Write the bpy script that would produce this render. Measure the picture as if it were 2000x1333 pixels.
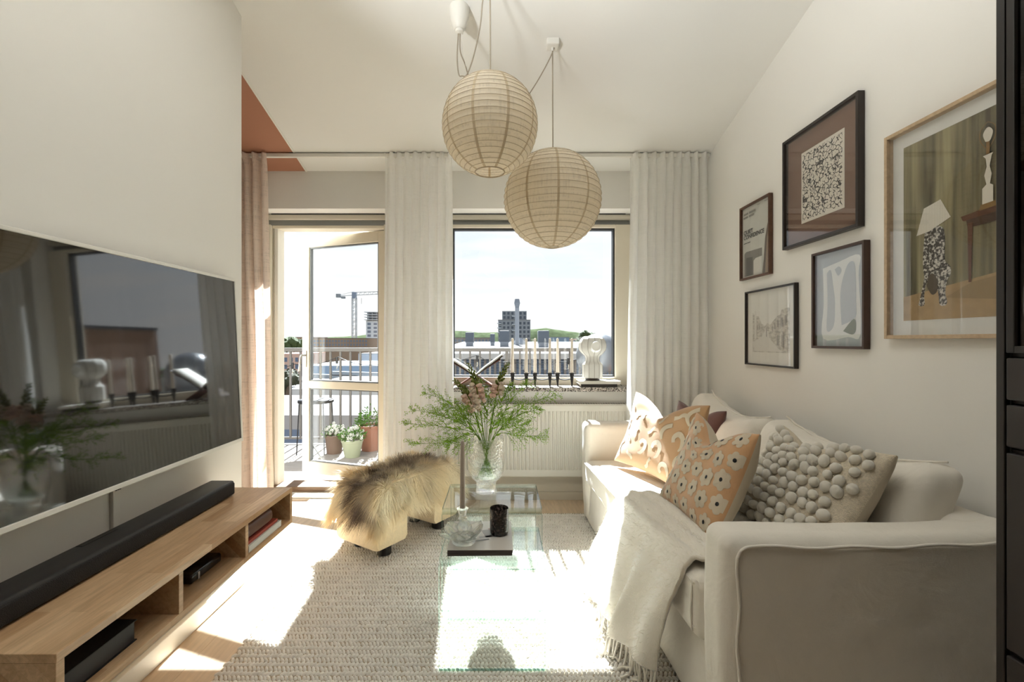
import bpy, bmesh, math, random
import numpy as np
from mathutils import Vector, Matrix, noise
for o in list(bpy.data.objects): bpy.data.objects.remove(o)
S = bpy.context.scene
COL = S.collection
R = math.radians
PI = math.pi
RND = random.Random(7)

# ------------------------------------------------------------------ camera, light, exposure
EYE, F = 1.17, 906.0                       # eye height (m), focal length in px of the 2000 px wide frame
cam = bpy.data.cameras.new('camera'); camo = bpy.data.objects.new('camera', cam); COL.objects.link(camo)
camo.location = (0, 0, EYE); camo.rotation_euler = (R(90), 0, 0)
cam.sensor_width = 36; cam.lens = F/2000*36; cam.shift_x = 0.0125; cam.shift_y = 0.0
cam.clip_start = 0.02; cam.clip_end = 5000
S.camera = camo
S.view_settings.view_transform = 'Standard'; S.view_settings.look = 'None'
S.view_settings.gamma = 1.0; S.view_settings.use_curve_mapping = False
S.view_settings.exposure = 1.6
S.cycles.max_bounces = 8; S.cycles.diffuse_bounces = 4; S.cycles.glossy_bounces = 4
S.cycles.transmission_bounces = 8; S.cycles.transparent_max_bounces = 16
S.cycles.adaptive_threshold = 0.06; S.cycles.time_limit = 900; S.cycles.sample_clamp_indirect = 12.0

SUN_EL, SUN_AZ = 44.8, 3.5                 # sun stands beyond the window, light drifts a little to +X
sun = bpy.data.lights.new('sun', 'SUN'); sun.energy = 12.5; sun.angle = R(0.6); sun.color = (0.86, 0.94, 1.0)
suno = bpy.data.objects.new('sun', sun); COL.objects.link(suno)
_d = Vector((math.sin(R(SUN_AZ))*math.cos(R(SUN_EL)), -math.cos(R(SUN_AZ))*math.cos(R(SUN_EL)), -math.sin(R(SUN_EL))))
suno.rotation_euler = _d.to_track_quat('-Z', 'Y').to_euler()

def world():
    w = bpy.data.worlds.new('sky'); S.world = w; w.use_nodes = True
    n = w.node_tree.nodes; l = w.node_tree.links; n.clear()
    out = n.new('ShaderNodeOutputWorld'); bg = n.new('ShaderNodeBackground'); bg.inputs[1].default_value = 0.40
    tc = n.new('ShaderNodeTexCoord'); sep = n.new('ShaderNodeSeparateXYZ'); l.new(tc.outputs['Generated'], sep.inputs[0])
    ramp = n.new('ShaderNodeValToRGB'); l.new(sep.outputs[2], ramp.inputs[0])
    e = ramp.color_ramp.elements
    e[0].position = 0.0; e[0].color = (0.97, 0.97, 0.965, 1)
    e[1].position = 0.75; e[1].color = (0.36, 0.56, 0.90, 1)
    x = e.new(0.18); x.color = (0.80, 0.87, 0.93, 1)
    # soft streaky clouds: noise on the direction projected to a plane overhead
    ad = n.new('ShaderNodeMath'); ad.operation = 'ADD'; ad.inputs[1].default_value = 0.12; l.new(sep.outputs[2], ad.inputs[0])
    dx = n.new('ShaderNodeMath'); dx.operation = 'DIVIDE'; l.new(sep.outputs[0], dx.inputs[0]); l.new(ad.outputs[0], dx.inputs[1])
    dy = n.new('ShaderNodeMath'); dy.operation = 'DIVIDE'; l.new(sep.outputs[1], dy.inputs[0]); l.new(ad.outputs[0], dy.inputs[1])
    cb = n.new('ShaderNodeCombineXYZ'); l.new(dx.outputs[0], cb.inputs[0]); l.new(dy.outputs[0], cb.inputs[1])
    mp = n.new('ShaderNodeMapping'); mp.inputs['Scale'].default_value = (0.7, 1.5, 1); mp.inputs['Rotation'].default_value = (0, 0, 0.25)
    l.new(cb.outputs[0], mp.inputs[0])
    nz = n.new('ShaderNodeTexNoise'); nz.inputs['Scale'].default_value = 1.3; nz.inputs['Detail'].default_value = 8; nz.inputs['Roughness'].default_value = 0.58
    l.new(mp.outputs[0], nz.inputs['Vector'])
    cr = n.new('ShaderNodeValToRGB'); cr.color_ramp.elements[0].position = 0.40; cr.color_ramp.elements[1].position = 0.66
    l.new(nz.outputs[0], cr.inputs[0])
    mx = n.new('ShaderNodeMixRGB'); mx.inputs[2].default_value = (0.98, 0.97, 0.95, 1)
    l.new(cr.outputs[0], mx.inputs[0]); l.new(ramp.outputs[0], mx.inputs[1])
    l.new(mx.outputs[0], bg.inputs[0]); l.new(bg.outputs[0], out.inputs[0])
world()

# ------------------------------------------------------------------ helpers
def at(x, y, Y):
    """photo pixel (2000x1333) at real depth Y -> world point"""
    return Vector(((x-975)*Y/F, Y, EYE-(y-667)*Y/F))
def srgb(r, g, b):
    f = lambda c: (c/255/12.92) if c <= 10 else ((c/255+0.055)/1.055)**2.4
    return (f(r), f(g), f(b))

class MB:
    def __init__(s): s.v = []; s.f = []; s.col = None
    def add(s, vs, fs):
        o = len(s.v); s.v += [tuple(p) for p in vs]; s.f += [tuple(i+o for i in f) for f in fs]; return s
    def box(s, x0, x1, y0, y1, z0, z1):
        return s.add([(x0,y0,z0),(x1,y0,z0),(x1,y1,z0),(x0,y1,z0),(x0,y0,z1),(x1,y0,z1),(x1,y1,z1),(x0,y1,z1)],
                     [(0,3,2,1),(4,5,6,7),(0,1,5,4),(1,2,6,5),(2,3,7,6),(3,0,4,7)])
    def obox(s, c, ax, ay, az):
        """oriented box: centre and three half-axis vectors"""
        c = Vector(c); ax = Vector(ax); ay = Vector(ay); az = Vector(az)
        P = [c+i*ax+j*ay+k*az for k in (-1,1) for (i,j) in ((-1,-1),(1,-1),(1,1),(-1,1))]
        return s.add(P, [(0,3,2,1),(4,5,6,7),(0,1,5,4),(1,2,6,5),(2,3,7,6),(3,0,4,7)])
    def bar(s, a, b, w, h, up=(0,0,1)):
        a = Vector(a); b = Vector(b); d = (b-a); L = d.length; d.normalize()
        u = Vector(up)
        if abs(d.dot(u)) > 0.98: u = Vector((1,0,0))
        x = d.cross(u).normalized(); z = x.cross(d).normalized()
        return s.obox((a+b)/2, d*L/2, x*w/2, z*h/2)
    def tube(s, pts, r, n=8, cap=True, closed=False):
        pts = [Vector(p) for p in pts]; m = len(pts)
        rs = r if isinstance(r, (list, tuple)) else [r]*m
        vs = []; fs = []; prev = None
        for i, p in enumerate(pts):
            if closed: d = pts[(i+1) % m]-pts[i-1]
            else: d = pts[min(i+1, m-1)]-pts[max(i-1, 0)]
            if d.length < 1e-9: d = Vector((0,0,1))
            d.normalize()
            if prev is None:
                u = Vector((0,0,1)) if abs(d.z) < 0.9 else Vector((1,0,0))
                x = d.cross(u).normalized()
            else:
                x = (prev - d*prev.dot(d))
                x = x.normalized() if x.length > 1e-6 else d.orthogonal().normalized()
            prev = x; y = d.cross(x)
            for k in range(n):
                a = 2*PI*k/n; vs.append(p+x*math.cos(a)*rs[i]+y*math.sin(a)*rs[i])
        for i in range(m if closed else m-1):
            j = (i+1) % m
            for k in range(n):
                k2 = (k+1) % n
                fs.append((i*n+k, i*n+k2, j*n+k2, j*n+k))
        if cap and not closed:
            fs.append(tuple(reversed(range(n)))); fs.append(tuple((m-1)*n+k for k in range(n)))
        return s.add(vs, fs)
    def lathe(s, prof, n=32, c=(0,0,0), cap0=True, cap1=True, wob=None):
        c = Vector(c); vs = []; fs = []; m = len(prof)
        for i, (r, z) in enumerate(prof):
            for k in range(n):
                a = 2*PI*k/n; q = r*(wob(a, z) if wob else 1)
                vs.append(c+Vector((q*math.cos(a), q*math.sin(a), z)))
        for i in range(m-1):
            for k in range(n):
                k2 = (k+1) % n; fs.append((i*n+k, i*n+k2, (i+1)*n+k2, (i+1)*n+k))
        if cap0: fs.append(tuple(reversed(range(n))))
        if cap1: fs.append(tuple((m-1)*n+k for k in range(n)))
        return s.add(vs, fs)
    def grid(s, fn, nu, nv, closeu=False):
        vs = [fn(i/(nu if closeu else max(nu-1,1)), j/max(nv-1,1)) for j in range(nv) for i in range(nu)]
        fs = []
        for j in range(nv-1):
            for i in range(nu if closeu else nu-1):
                i2 = (i+1) % nu; fs.append((j*nu+i, j*nu+i2, (j+1)*nu+i2, (j+1)*nu+i))
        return s.add(vs, fs)
    def prism(s, poly, fn):
        """poly: 2D outline; fn(u,v,side) -> 3D for side 0/1"""
        n = len(poly)
        vs = [fn(u, v, 0) for u, v in poly]+[fn(u, v, 1) for u, v in poly]
        fs = [tuple(reversed(range(n))), tuple(range(n, 2*n))]+[(i, (i+1) % n, n+(i+1) % n, n+i) for i in range(n)]
        return s.add(vs, fs)
    def ball(s, c, r, nu=8, nv=6, sc=(1,1,1), rot=None):
        c = Vector(c); vs = []; fs = []
        for j in range(1, nv):
            t = PI*j/nv
            for k in range(nu):
                a = 2*PI*k/nu
                p = Vector((math.sin(t)*math.cos(a)*sc[0], math.sin(t)*math.sin(a)*sc[1], math.cos(t)*sc[2]))*r
                vs.append(c+(rot @ p if rot else p))
        top = Vector((0,0,r*sc[2])); bot = -top
        vs += [c+(rot @ top if rot else top), c+(rot @ bot if rot else bot)]
        T = len(vs)-2
        for j in range(nv-2):
            for k in range(nu):
                k2 = (k+1) % nu; fs.append((j*nu+k, (j+1)*nu+k, (j+1)*nu+k2, j*nu+k2))
        for k in range(nu):
            k2 = (k+1) % nu; fs.append((T, k, k2)); fs.append((T+1, (nv-2)*nu+k2, (nv-2)*nu+k))
        return s.add(vs, fs)
    def build(s, name, mat, parent=None, smooth=None, bevel=0, seg=2, loc=None, sub=0, solid=0):
        me = bpy.data.meshes.new(name); me.from_pydata(s.v, [], s.f); me.update()
        if s.col is not None:
            ca = me.color_attributes.new('tint', 'FLOAT_COLOR', 'POINT')
            ca.data.foreach_set('color', np.asarray(s.col, dtype=np.float32).ravel())
        if smooth is not None:
            me.shade_smooth()
            if smooth < 179: me.set_sharp_from_angle(angle=R(smooth))
        return link(name, me, mat, parent, bevel, seg, loc, sub, solid)

def link(name, me, mat, parent=None, bevel=0, seg=2, loc=None, sub=0, solid=0):
    o = bpy.data.objects.new(name, me); COL.objects.link(o)
    if mat and not me.materials: me.materials.append(mat)
    if loc: o.location = loc
    if parent: hang(o, parent)
    if solid:
        m = o.modifiers.new('thickness', 'SOLIDIFY'); m.thickness = solid; m.offset = 0
    if bevel:
        m = o.modifiers.new('soft_edges', 'BEVEL'); m.width = bevel; m.segments = seg; m.limit_method = 'ANGLE'; m.angle_limit = R(40)
        m.harden_normals = False
    if sub:
        m = o.modifiers.new('smooth', 'SUBSURF'); m.levels = sub; m.render_levels = sub
    return o
def wmat(o):
    m = Matrix.LocRotScale(o.location, o.rotation_euler, o.scale)
    return (wmat(o.parent) @ o.matrix_parent_inverse @ m) if o.parent else m
def hang(o, parent):
    o.parent = parent; o.matrix_parent_inverse = wmat(parent).inverted()
def tag(o, label=None, cat=None, group=None, kind=None):
    if label: o['label'] = label
    if cat: o['category'] = cat
    if group: o['group'] = group
    if kind: o['kind'] = kind
    return o
def thing(name, label, cat, loc, group=None):
    o = bpy.data.objects.new(name, None); COL.objects.link(o); o.location = loc; o.empty_display_size = 0.05
    return tag(o, label, cat, group)
def struct(o): o['kind'] = 'structure'; return o
def copy_to(o, loc=None, parent=None, rot=None, scale=None):
    c = o.copy(); COL.objects.link(c)
    if loc is not None: c.location = loc
    if rot is not None: c.rotation_euler = rot
    if scale is not None: c.scale = scale
    if parent: hang(c, parent)
    return c

def rbox(x0, x1, y0, y1, z0, z1, r, n=10, fn=None, rs=4):
    """rounded box with a dense surface grid; fn(p, normal) -> p deforms it"""
    def axis(a, b):
        L = b-a; q = min(r, L/2*0.999)
        e = [q*(1-math.cos(PI/2*i/rs)) for i in range(rs)]
        mid = [q+(L-2*q)*i/n for i in range(n+1)]
        return [a+t for t in e+mid]+[b-t for t in reversed(e)]
    ax, ay, az = axis(x0, x1), axis(y0, y1), axis(z0, z1)
    bm = {}; vs = []; fs = []
    def vid(p):
        k = (round(p[0], 6), round(p[1], 6), round(p[2], 6))
        if k not in bm: bm[k] = len(vs); vs.append(Vector(p))
        return bm[k]
    def face(A, B, mk, flip):
        for i in range(len(A)-1):
            for j in range(len(B)-1):
                q = [vid(mk(A[i], B[j])), vid(mk(A[i+1], B[j])), vid(mk(A[i+1], B[j+1])), vid(mk(A[i], B[j+1]))]
                fs.append(tuple(reversed(q)) if flip else tuple(q))
    face(ax, ay, lambda a, b: (a, b, z0), True); face(ax, ay, lambda a, b: (a, b, z1), False)
    face(ax, az, lambda a, b: (a, y0, b), False); face(ax, az, lambda a, b: (a, y1, b), True)
    face(ay, az, lambda a, b: (x0, a, b), True); face(ay, az, lambda a, b: (x1, a, b), False)
    out = []
    for p in vs:
        q = Vector((min(max(p.x, x0+r), x1-r) if x1-x0 > 2*r else (x0+x1)/2, min(max(p.y, y0+r), y1-r) if y1-y0 > 2*r else (y0+y1)/2,
                    min(max(p.z, z0+r), z1-r) if z1-z0 > 2*r else (z0+z1)/2))
        d = p-q; nn = d.normalized() if d.length > 1e-9 else Vector((0,0,1))
        w = q+nn*r
        out.append(fn(w, nn) if fn else w)
    m = MB(); m.add(out, fs); return m

def nz3(p, s): return noise.noise(Vector(p)*s)
def wrinkle(a, s=7.0, k=0.4):
    return lambda p, n: p+n*(a*nz3(p, s)+a*k*nz3(p+Vector((5, 2, 1)), s*3.1))

# ------------------------------------------------------------------ materials
def newmat(name):
    m = bpy.data.materials.new(name); m.use_nodes = True
    n = m.node_tree.nodes; l = m.node_tree.links
    return m, n, l, n['Principled BSDF']
def coords(n, l, scale=(1,1,1), rot=(0,0,0)):
    tc = n.new('ShaderNodeTexCoord'); mp = n.new('ShaderNodeMapping')
    mp.inputs['Scale'].default_value = scale; mp.inputs['Rotation'].default_value = rot
    l.new(tc.outputs['Object'], mp.inputs[0]); return mp.outputs[0]
def rgba(c, k=1.0): return (min(c[0]*k, 1), min(c[1]*k, 1), min(c[2]*k, 1), 1)
def M(name, col, rough=0.6, metal=0.0, var=0.0, vs=4.0, stretch=(1,1,1), bump=0.0, bs=60.0, bst=None, sheen=0.0, spec=0.5, coat=0.0, rnd=0.0, col2=None, tint=False):
    m, n, l, b = newmat(name)
    b.inputs['Base Color'].default_value = rgba(col); b.inputs['Roughness'].default_value = rough
    b.inputs['Metallic'].default_value = metal; b.inputs['Specular IOR Level'].default_value = spec
    b.inputs['Sheen Weight'].default_value = sheen; b.inputs['Coat Weight'].default_value = coat
    sock = None
    if var or col2:
        nz = n.new('ShaderNodeTexNoise'); nz.inputs['Scale'].default_value = vs; nz.inputs['Detail'].default_value = 5
        l.new(coords(n, l, stretch), nz.inputs['Vector'])
        cr = n.new('ShaderNodeValToRGB'); e = cr.color_ramp.elements
        e[0].position = 0.3; e[1].position = 0.7
        e[0].color = rgba(col, 1-var); e[1].color = rgba(col2 or col, 1+var)
        l.new(nz.outputs[0], cr.inputs[0]); sock = cr.outputs[0]
    if rnd:
        oi = n.new('ShaderNodeObjectInfo'); mr = n.new('ShaderNodeMapRange')
        mr.inputs[3].default_value = 1-rnd; mr.inputs[4].default_value = 1+rnd; l.new(oi.outputs['Random'], mr.inputs[0])
        mx = n.new('ShaderNodeMixRGB'); mx.blend_type = 'MULTIPLY'; mx.inputs[0].default_value = 1
        if sock: l.new(sock, mx.inputs[1])
        else: mx.inputs[1].default_value = rgba(col)
        l.new(mr.outputs[0], mx.inputs[2]); sock = mx.outputs[0]
    if tint:
        a = n.new('ShaderNodeVertexColor'); a.layer_name = 'tint'; sock = a.outputs[0]
    if sock: l.new(sock, b.inputs['Base Color'])
    if bump:
        nb = n.new('ShaderNodeTexNoise'); nb.inputs['Scale'].default_value = bs; nb.inputs['Detail'].default_value = 4
        l.new(coords(n, l, bst or stretch), nb.inputs['Vector'])
        bp = n.new('ShaderNodeBump'); bp.inputs['Strength'].default_value = bump; bp.inputs['Distance'].default_value = 0.004
        l.new(nb.outputs[0], bp.inputs['Height']); l.new(bp.outputs[0], b.inputs['Normal'])
    return m
def weave(name, col, scale=900.0, strength=0.25, var=0.05, rough=0.9, sheen=0.2, wr=0.0):
    """woven cloth: crossed fine waves as relief, soft tone variation"""
    m, n, l, b = newmat(name)
    b.inputs['Roughness'].default_value = rough; b.inputs['Sheen Weight'].default_value = sheen; b.inputs['Specular IOR Level'].default_value = 0.2
    v = coords(n, l)
    nz = n.new('ShaderNodeTexNoise'); nz.inputs['Scale'].default_value = 9; nz.inputs['Detail'].default_value = 6; l.new(v, nz.inputs['Vector'])
    cr = n.new('ShaderNodeValToRGB'); cr.color_ramp.elements[0].color = rgba(col, 1-var); cr.color_ramp.elements[1].color = rgba(col, 1+var)
    l.new(nz.outputs[0], cr.inputs[0]); l.new(cr.outputs[0], b.inputs['Base Color'])
    hs = []
    for st in ((1, 1, 9), (9, 9, 1)):
        t = n.new('ShaderNodeTexNoise'); t.inputs['Scale'].default_value = scale/9; t.inputs['Detail'].default_value = 2
        l.new(coords(n, l, st), t.inputs['Vector']); hs.append(t.outputs[0])
    a = n.new('ShaderNodeMath'); a.operation = 'ADD'; l.new(hs[0], a.inputs[0]); l.new(hs[1], a.inputs[1])
    bp = n.new('ShaderNodeBump'); bp.inputs['Strength'].default_value = strength; bp.inputs['Distance'].default_value = 0.002
    l.new(a.outputs[0], bp.inputs['Height']); last = bp
    if wr:
        t = n.new('ShaderNodeTexNoise'); t.inputs['Scale'].default_value = 6; t.inputs['Detail'].default_value = 3; t.inputs['Distortion'].default_value = 1.5
        l.new(v, t.inputs['Vector'])
        b2 = n.new('ShaderNodeBump'); b2.inputs['Strength'].default_value = wr; b2.inputs['Distance'].default_value = 0.02
        l.new(t.outputs[0], b2.inputs['Height']); l.new(bp.outputs[0], b2.inputs['Normal']); last = b2
    l.new(last.outputs[0], b.inputs['Normal'])
    return m
def sheer(name, col, trans=0.5, clear=0.1, fine=0.0):
    m, n, l, b = newmat(name); out = n['Material Output']; n.remove(b)
    d = n.new('ShaderNodeBsdfDiffuse'); t = n.new('ShaderNodeBsdfTranslucent'); c = n.new('ShaderNodeBsdfTransparent')
    d.inputs[0].default_value = rgba(col); t.inputs[0].default_value = rgba(col)
    if fine:
        nz = n.new('ShaderNodeTexNoise'); nz.inputs['Scale'].default_value = 110; nz.inputs['Detail'].default_value = 3
        l.new(coords(n, l, (1, 1, 0.08)), nz.inputs['Vector'])
        n2 = n.new('ShaderNodeTexNoise'); n2.inputs['Scale'].default_value = 110; n2.inputs['Detail'].default_value = 3
        l.new(coords(n, l, (0.08, 0.08, 1)), n2.inputs['Vector'])
        ad = n.new('ShaderNodeMath'); ad.operation = 'ADD'; l.new(nz.outputs[0], ad.inputs[0]); l.new(n2.outputs[0], ad.inputs[1])
        cr = n.new('ShaderNodeValToRGB'); cr.color_ramp.elements[0].position = 0.75; cr.color_ramp.elements[1].position = 1.2
        cr.color_ramp.elements[0].color = rgba(col, 1-fine); cr.color_ramp.elements[1].color = rgba(col, 1+fine)
        l.new(ad.outputs[0], cr.inputs[0]); l.new(cr.outputs[0], d.inputs[0]); l.new(cr.outputs[0], t.inputs[0])
    m1 = n.new('ShaderNodeMixShader'); m1.inputs[0].default_value = trans; l.new(d.outputs[0], m1.inputs[1]); l.new(t.outputs[0], m1.inputs[2])
    m2 = n.new('ShaderNodeMixShader'); m2.inputs[0].default_value = clear; l.new(m1.outputs[0], m2.inputs[1]); l.new(c.outputs[0], m2.inputs[2])
    l.new(m2.outputs[0], out.inputs[0]); return m
def pane(name, tint=(0.97,0.98,0.97), ior=1.45, rough=0.0, refl=1.0):
    """thin clear sheet: what is not mirrored passes straight through"""
    m, n, l, b = newmat(name); out = n['Material Output']; n.remove(b)
    f = n.new('ShaderNodeFresnel')           # both faces of the sheet meet air: same index from either side
    ge = n.new('ShaderNodeNewGeometry'); mr = n.new('ShaderNodeMapRange'); mr.inputs[3].default_value = ior; mr.inputs[4].default_value = 1/ior
    l.new(ge.outputs['Backfacing'], mr.inputs[0]); l.new(mr.outputs[0], f.inputs[0])
    k = n.new('ShaderNodeMath'); k.operation = 'MULTIPLY'; k.inputs[1].default_value = refl; l.new(f.outputs[0], k.inputs[0])
    t = n.new('ShaderNodeBsdfTransparent'); t.inputs[0].default_value = rgba(tint)
    g = n.new('ShaderNodeBsdfGlossy'); g.inputs['Roughness'].default_value = rough
    mx = n.new('ShaderNodeMixShader'); l.new(k.outputs[0], mx.inputs[0]); l.new(t.outputs[0], mx.inputs[1]); l.new(g.outputs[0], mx.inputs[2])
    l.new(mx.outputs[0], out.inputs[0]); return m
def cutglass(name, col=(0.96,0.98,0.97), clear=0.4, bump=0.0, bs=80, ior=1.45, rough=0.02):
    m, n, l, b = newmat(name); out = n['Material Output']; n.remove(b)
    g = n.new('ShaderNodeBsdfGlass'); g.inputs['Color'].default_value = rgba(col); g.inputs['IOR'].default_value = ior; g.inputs['Roughness'].default_value = rough
    t = n.new('ShaderNodeBsdfTransparent'); t.inputs[0].default_value = rgba(col)
    mx = n.new('ShaderNodeMixShader'); mx.inputs[0].default_value = clear; l.new(g.outputs[0], mx.inputs[1]); l.new(t.outputs[0], mx.inputs[2])
    if bump:
        v = n.new('ShaderNodeTexVoronoi'); v.inputs['Scale'].default_value = bs; l.new(coords(n, l), v.inputs['Vector'])
        bp = n.new('ShaderNodeBump'); bp.inputs['Strength'].default_value = bump; bp.inputs['Distance'].default_value = 0.004
        l.new(v.outputs[0], bp.inputs['Height']); l.new(bp.outputs[0], g.inputs['Normal'])
    l.new(mx.outputs[0], out.inputs[0]); return m
def leafmat(name, col, trans=0.35, var=0.15, rnd=0.15):
    m, n, l, b = newmat(name); out = n['Material Output']; n.remove(b)
    nz = n.new('ShaderNodeTexNoise'); nz.inputs['Scale'].default_value = 25; l.new(coords(n, l), nz.inputs['Vector'])
    cr = n.new('ShaderNodeValToRGB'); cr.color_ramp.elements[0].color = rgba(col, 1-var); cr.color_ramp.elements[1].color = rgba(col, 1+var); l.new(nz.outputs[0], cr.inputs[0])
    d = n.new('ShaderNodeBsdfDiffuse'); t = n.new('ShaderNodeBsdfTranslucent'); l.new(cr.outputs[0], d.inputs[0]); l.new(cr.outputs[0], t.inputs[0])
    mx = n.new('ShaderNodeMixShader'); mx.inputs[0].default_value = trans; l.new(d.outputs[0], mx.inputs[1]); l.new(t.outputs[0], mx.inputs[2])
    l.new(mx.outputs[0], out.inputs[0]); return m
def staves(name, c1, c2, w=0.05, length=0.42, rough=0.45, axis='Y'):
    """glued-up solid wood: long staves of differing tone with fine grain"""
    m, n, l, b = newmat(name); b.inputs['Roughness'].default_value = rough
    tc = n.new('ShaderNodeTexCoord'); sp = n.new('ShaderNodeSeparateXYZ'); l.new(tc.outputs['Object'], sp.inputs[0])
    cb = n.new('ShaderNodeCombineXYZ'); l.new(sp.outputs[1], cb.inputs[0])
    ad = n.new('ShaderNodeMath'); ad.operation = 'ADD'; l.new(sp.outputs[0], ad.inputs[0]); l.new(sp.outputs[2], ad.inputs[1]); l.new(ad.outputs[0], cb.inputs[1])
    br = n.new('ShaderNodeTexBrick'); br.inputs['Scale'].default_value = 1; br.inputs['Brick Width'].default_value = length; br.inputs['Row Height'].default_value = w
    br.inputs['Mortar Size'].default_value = 0.0004; br.inputs['Bias'].default_value = 0.0
    br.inputs['Color1'].default_value = rgba(c1); br.inputs['Color2'].default_value = rgba(c2); br.inputs['Mortar'].default_value = rgba(c1, 0.75)
    l.new(cb.outputs[0], br.inputs['Vector'])
    nz = n.new('ShaderNodeTexNoise'); nz.inputs['Scale'].default_value = 14; nz.inputs['Detail'].default_value = 8; nz.inputs['Roughness'].default_value = 0.65; nz.inputs['Distortion'].default_value = 0.6
    l.new(coords(n, l, (6, 0.55, 6)), nz.inputs['Vector'])
    cr = n.new('ShaderNodeValToRGB'); cr.color_ramp.elements[0].position = 0.25; cr.color_ramp.elements[0].color = (0.60, 0.55, 0.49, 1); cr.color_ramp.elements[1].position = 0.65; cr.color_ramp.elements[1].color = (1, 1, 1, 1)
    l.new(nz.outputs[0], cr.inputs[0])
    mx = n.new('ShaderNodeMixRGB'); mx.blend_type = 'MULTIPLY'; mx.inputs[0].default_value = 0.85; l.new(br.outputs[0], mx.inputs[1]); l.new(cr.outputs[0], mx.inputs[2])
    l.new(mx.outputs[0], b.inputs['Base Color'])
    bp = n.new('ShaderNodeBump'); bp.inputs['Strength'].default_value = 0.12; bp.inputs['Distance'].default_value = 0.002; l.new(nz.outputs[0], bp.inputs['Height']); l.new(bp.outputs[0], b.inputs['Normal'])
    return m
def glow(name, col, k):
    m, n, l, b = newmat(name); b.inputs['Emission Color'].default_value = rgba(col); b.inputs['Emission Strength'].default_value = k; return m

WALL = M('wall_paint', srgb(236,232,224), 0.85)
CEIL = M('ceiling_paint', srgb(236,233,226), 0.9)
BROWNC = M('terracotta_paint', srgb(176,124,98), 0.85)
WHITE = M('white_lacquer', srgb(236,232,222), 0.4)
CREAM = M('cream_frame', srgb(228,218,198), 0.45)
GREYM = M('grey_metal', srgb(120,122,122), 0.45, 0.3)
DARKM = M('dark_gasket', srgb(40,42,44), 0.5)
BLACK = M('black_plastic', srgb(18,17,17), 0.4)
BLACKM = M('black_iron', srgb(30,28,28), 0.5, 0.5)
PANE = pane('window_glass', (0.985,0.99,0.985), refl=0.8)
GLASSF = pane('picture_glass', (0.98,0.98,0.98), refl=0.9)
LINEN = weave('cream_slipcover', srgb(234,226,212), 1400, 0.25, 0.04, wr=0.3)
# ------------------------------------------------------------------ the room
XR, XL, YB, YE = 1.473, -1.25, 3.43, 2.25     # right wall, tv wall, window wall, end of the tv wall
XP = -1.425                                    # far face of the tv partition
XS = -3.2                                      # outer wall of the side room
YR = -2.6                                      # wall behind the camera
def ceil_z(y): return 3.353-0.27*max(y, 0.9)
def slab(mb, x0, x1, y0, y1, t=0.12):
    """a piece of the sloping ceiling"""
    ys = [y0]+([0.9] if y0 < 0.9 < y1 else [])+[y1]
    for a, b in zip(ys, ys[1:]):
        za, zb = ceil_z(a), ceil_z(b)
        mb.add([(x0,a,za),(x1,a,za),(x1,b,zb),(x0,b,zb),(x0,a,za+t),(x1,a,za+t),(x1,b,zb+t),(x0,b,zb+t)],
               [(0,1,2,3),(4,7,6,5),(0,4,5,1),(1,5,6,2),(2,6,7,3),(3,7,4,0)])
    return mb
ceiling = struct(slab(MB(), XP, XR+0.2, YR, YB+0.3).build('ceiling', CEIL))
slab(MB(), XS-0.1, XP-0.006, YR, YB+0.3).build('painted_panel', BROWNC, ceiling)['label'] = 'terracotta painted ceiling field beyond the partition'
MB().add([(XP-0.006,YE-0.9,ceil_z(YE-0.9)-0.004),(XP+0.006,YE-0.9,ceil_z(YE-0.9)-0.004),(XP+0.006,YB,ceil_z(YB)-0.004),(XP-0.006,YB,ceil_z(YB)-0.004)],
         [(0,1,2,3)]).build('edge_strip', WHITE, ceiling, solid=0.003)

# floor: sub floor with single oak boards running towards the window
SUBF = M('sub_floor', srgb(150,120,90), 0.8)
floor = struct(MB().box(XS-0.1, XR+0.2, YR, YB+0.1, -0.10, -0.012).build('floor', SUBF))
OAKF = M('oak_floor', srgb(220,196,166), 0.42, var=0.10, vs=9, stretch=(7,0.6,7), bump=0.05, bs=30, rnd=0.07)
plank = MB().box(-0.0695, 0.0695, -0.5995, 0.5995, -0.014, 0.0)
pm = bpy.data.meshes.new('plank'); pm.from_pydata(plank.v, [], plank.f); pm.materials.append(OAKF)
k = 0
for i in range(20):
    x = -1.33+i*0.14
    off = [0, 0.47, 0.86, 0.22, 0.68][i % 5]
    y = 0.15-off
    while y < YB+0.02:
        y0, y1 = max(y, 0.0), min(y+1.2, YB+0.06)
        if y1-y0 > 0.1:
            o = link('plank', pm, None, floor, loc=(x, (y0+y1)/2, 0)); o.scale = (1, (y1-y0-0.001)/1.199, 1)
        y += 1.2
for i in range(4):
    for y in (2.4, 3.0):
        link('plank', pm, None, floor, loc=(-1.47-i*0.14, y, 0)).scale = (1, 0.5, 1)
MB().box(XS, -1.96, YR, YB, -0.012, -0.001).build('floor_board', OAKF, floor)
MB().box(-1.96, XR, YR, 0.0, -0.012, -0.001).build('floor_board', OAKF, floor)

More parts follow.
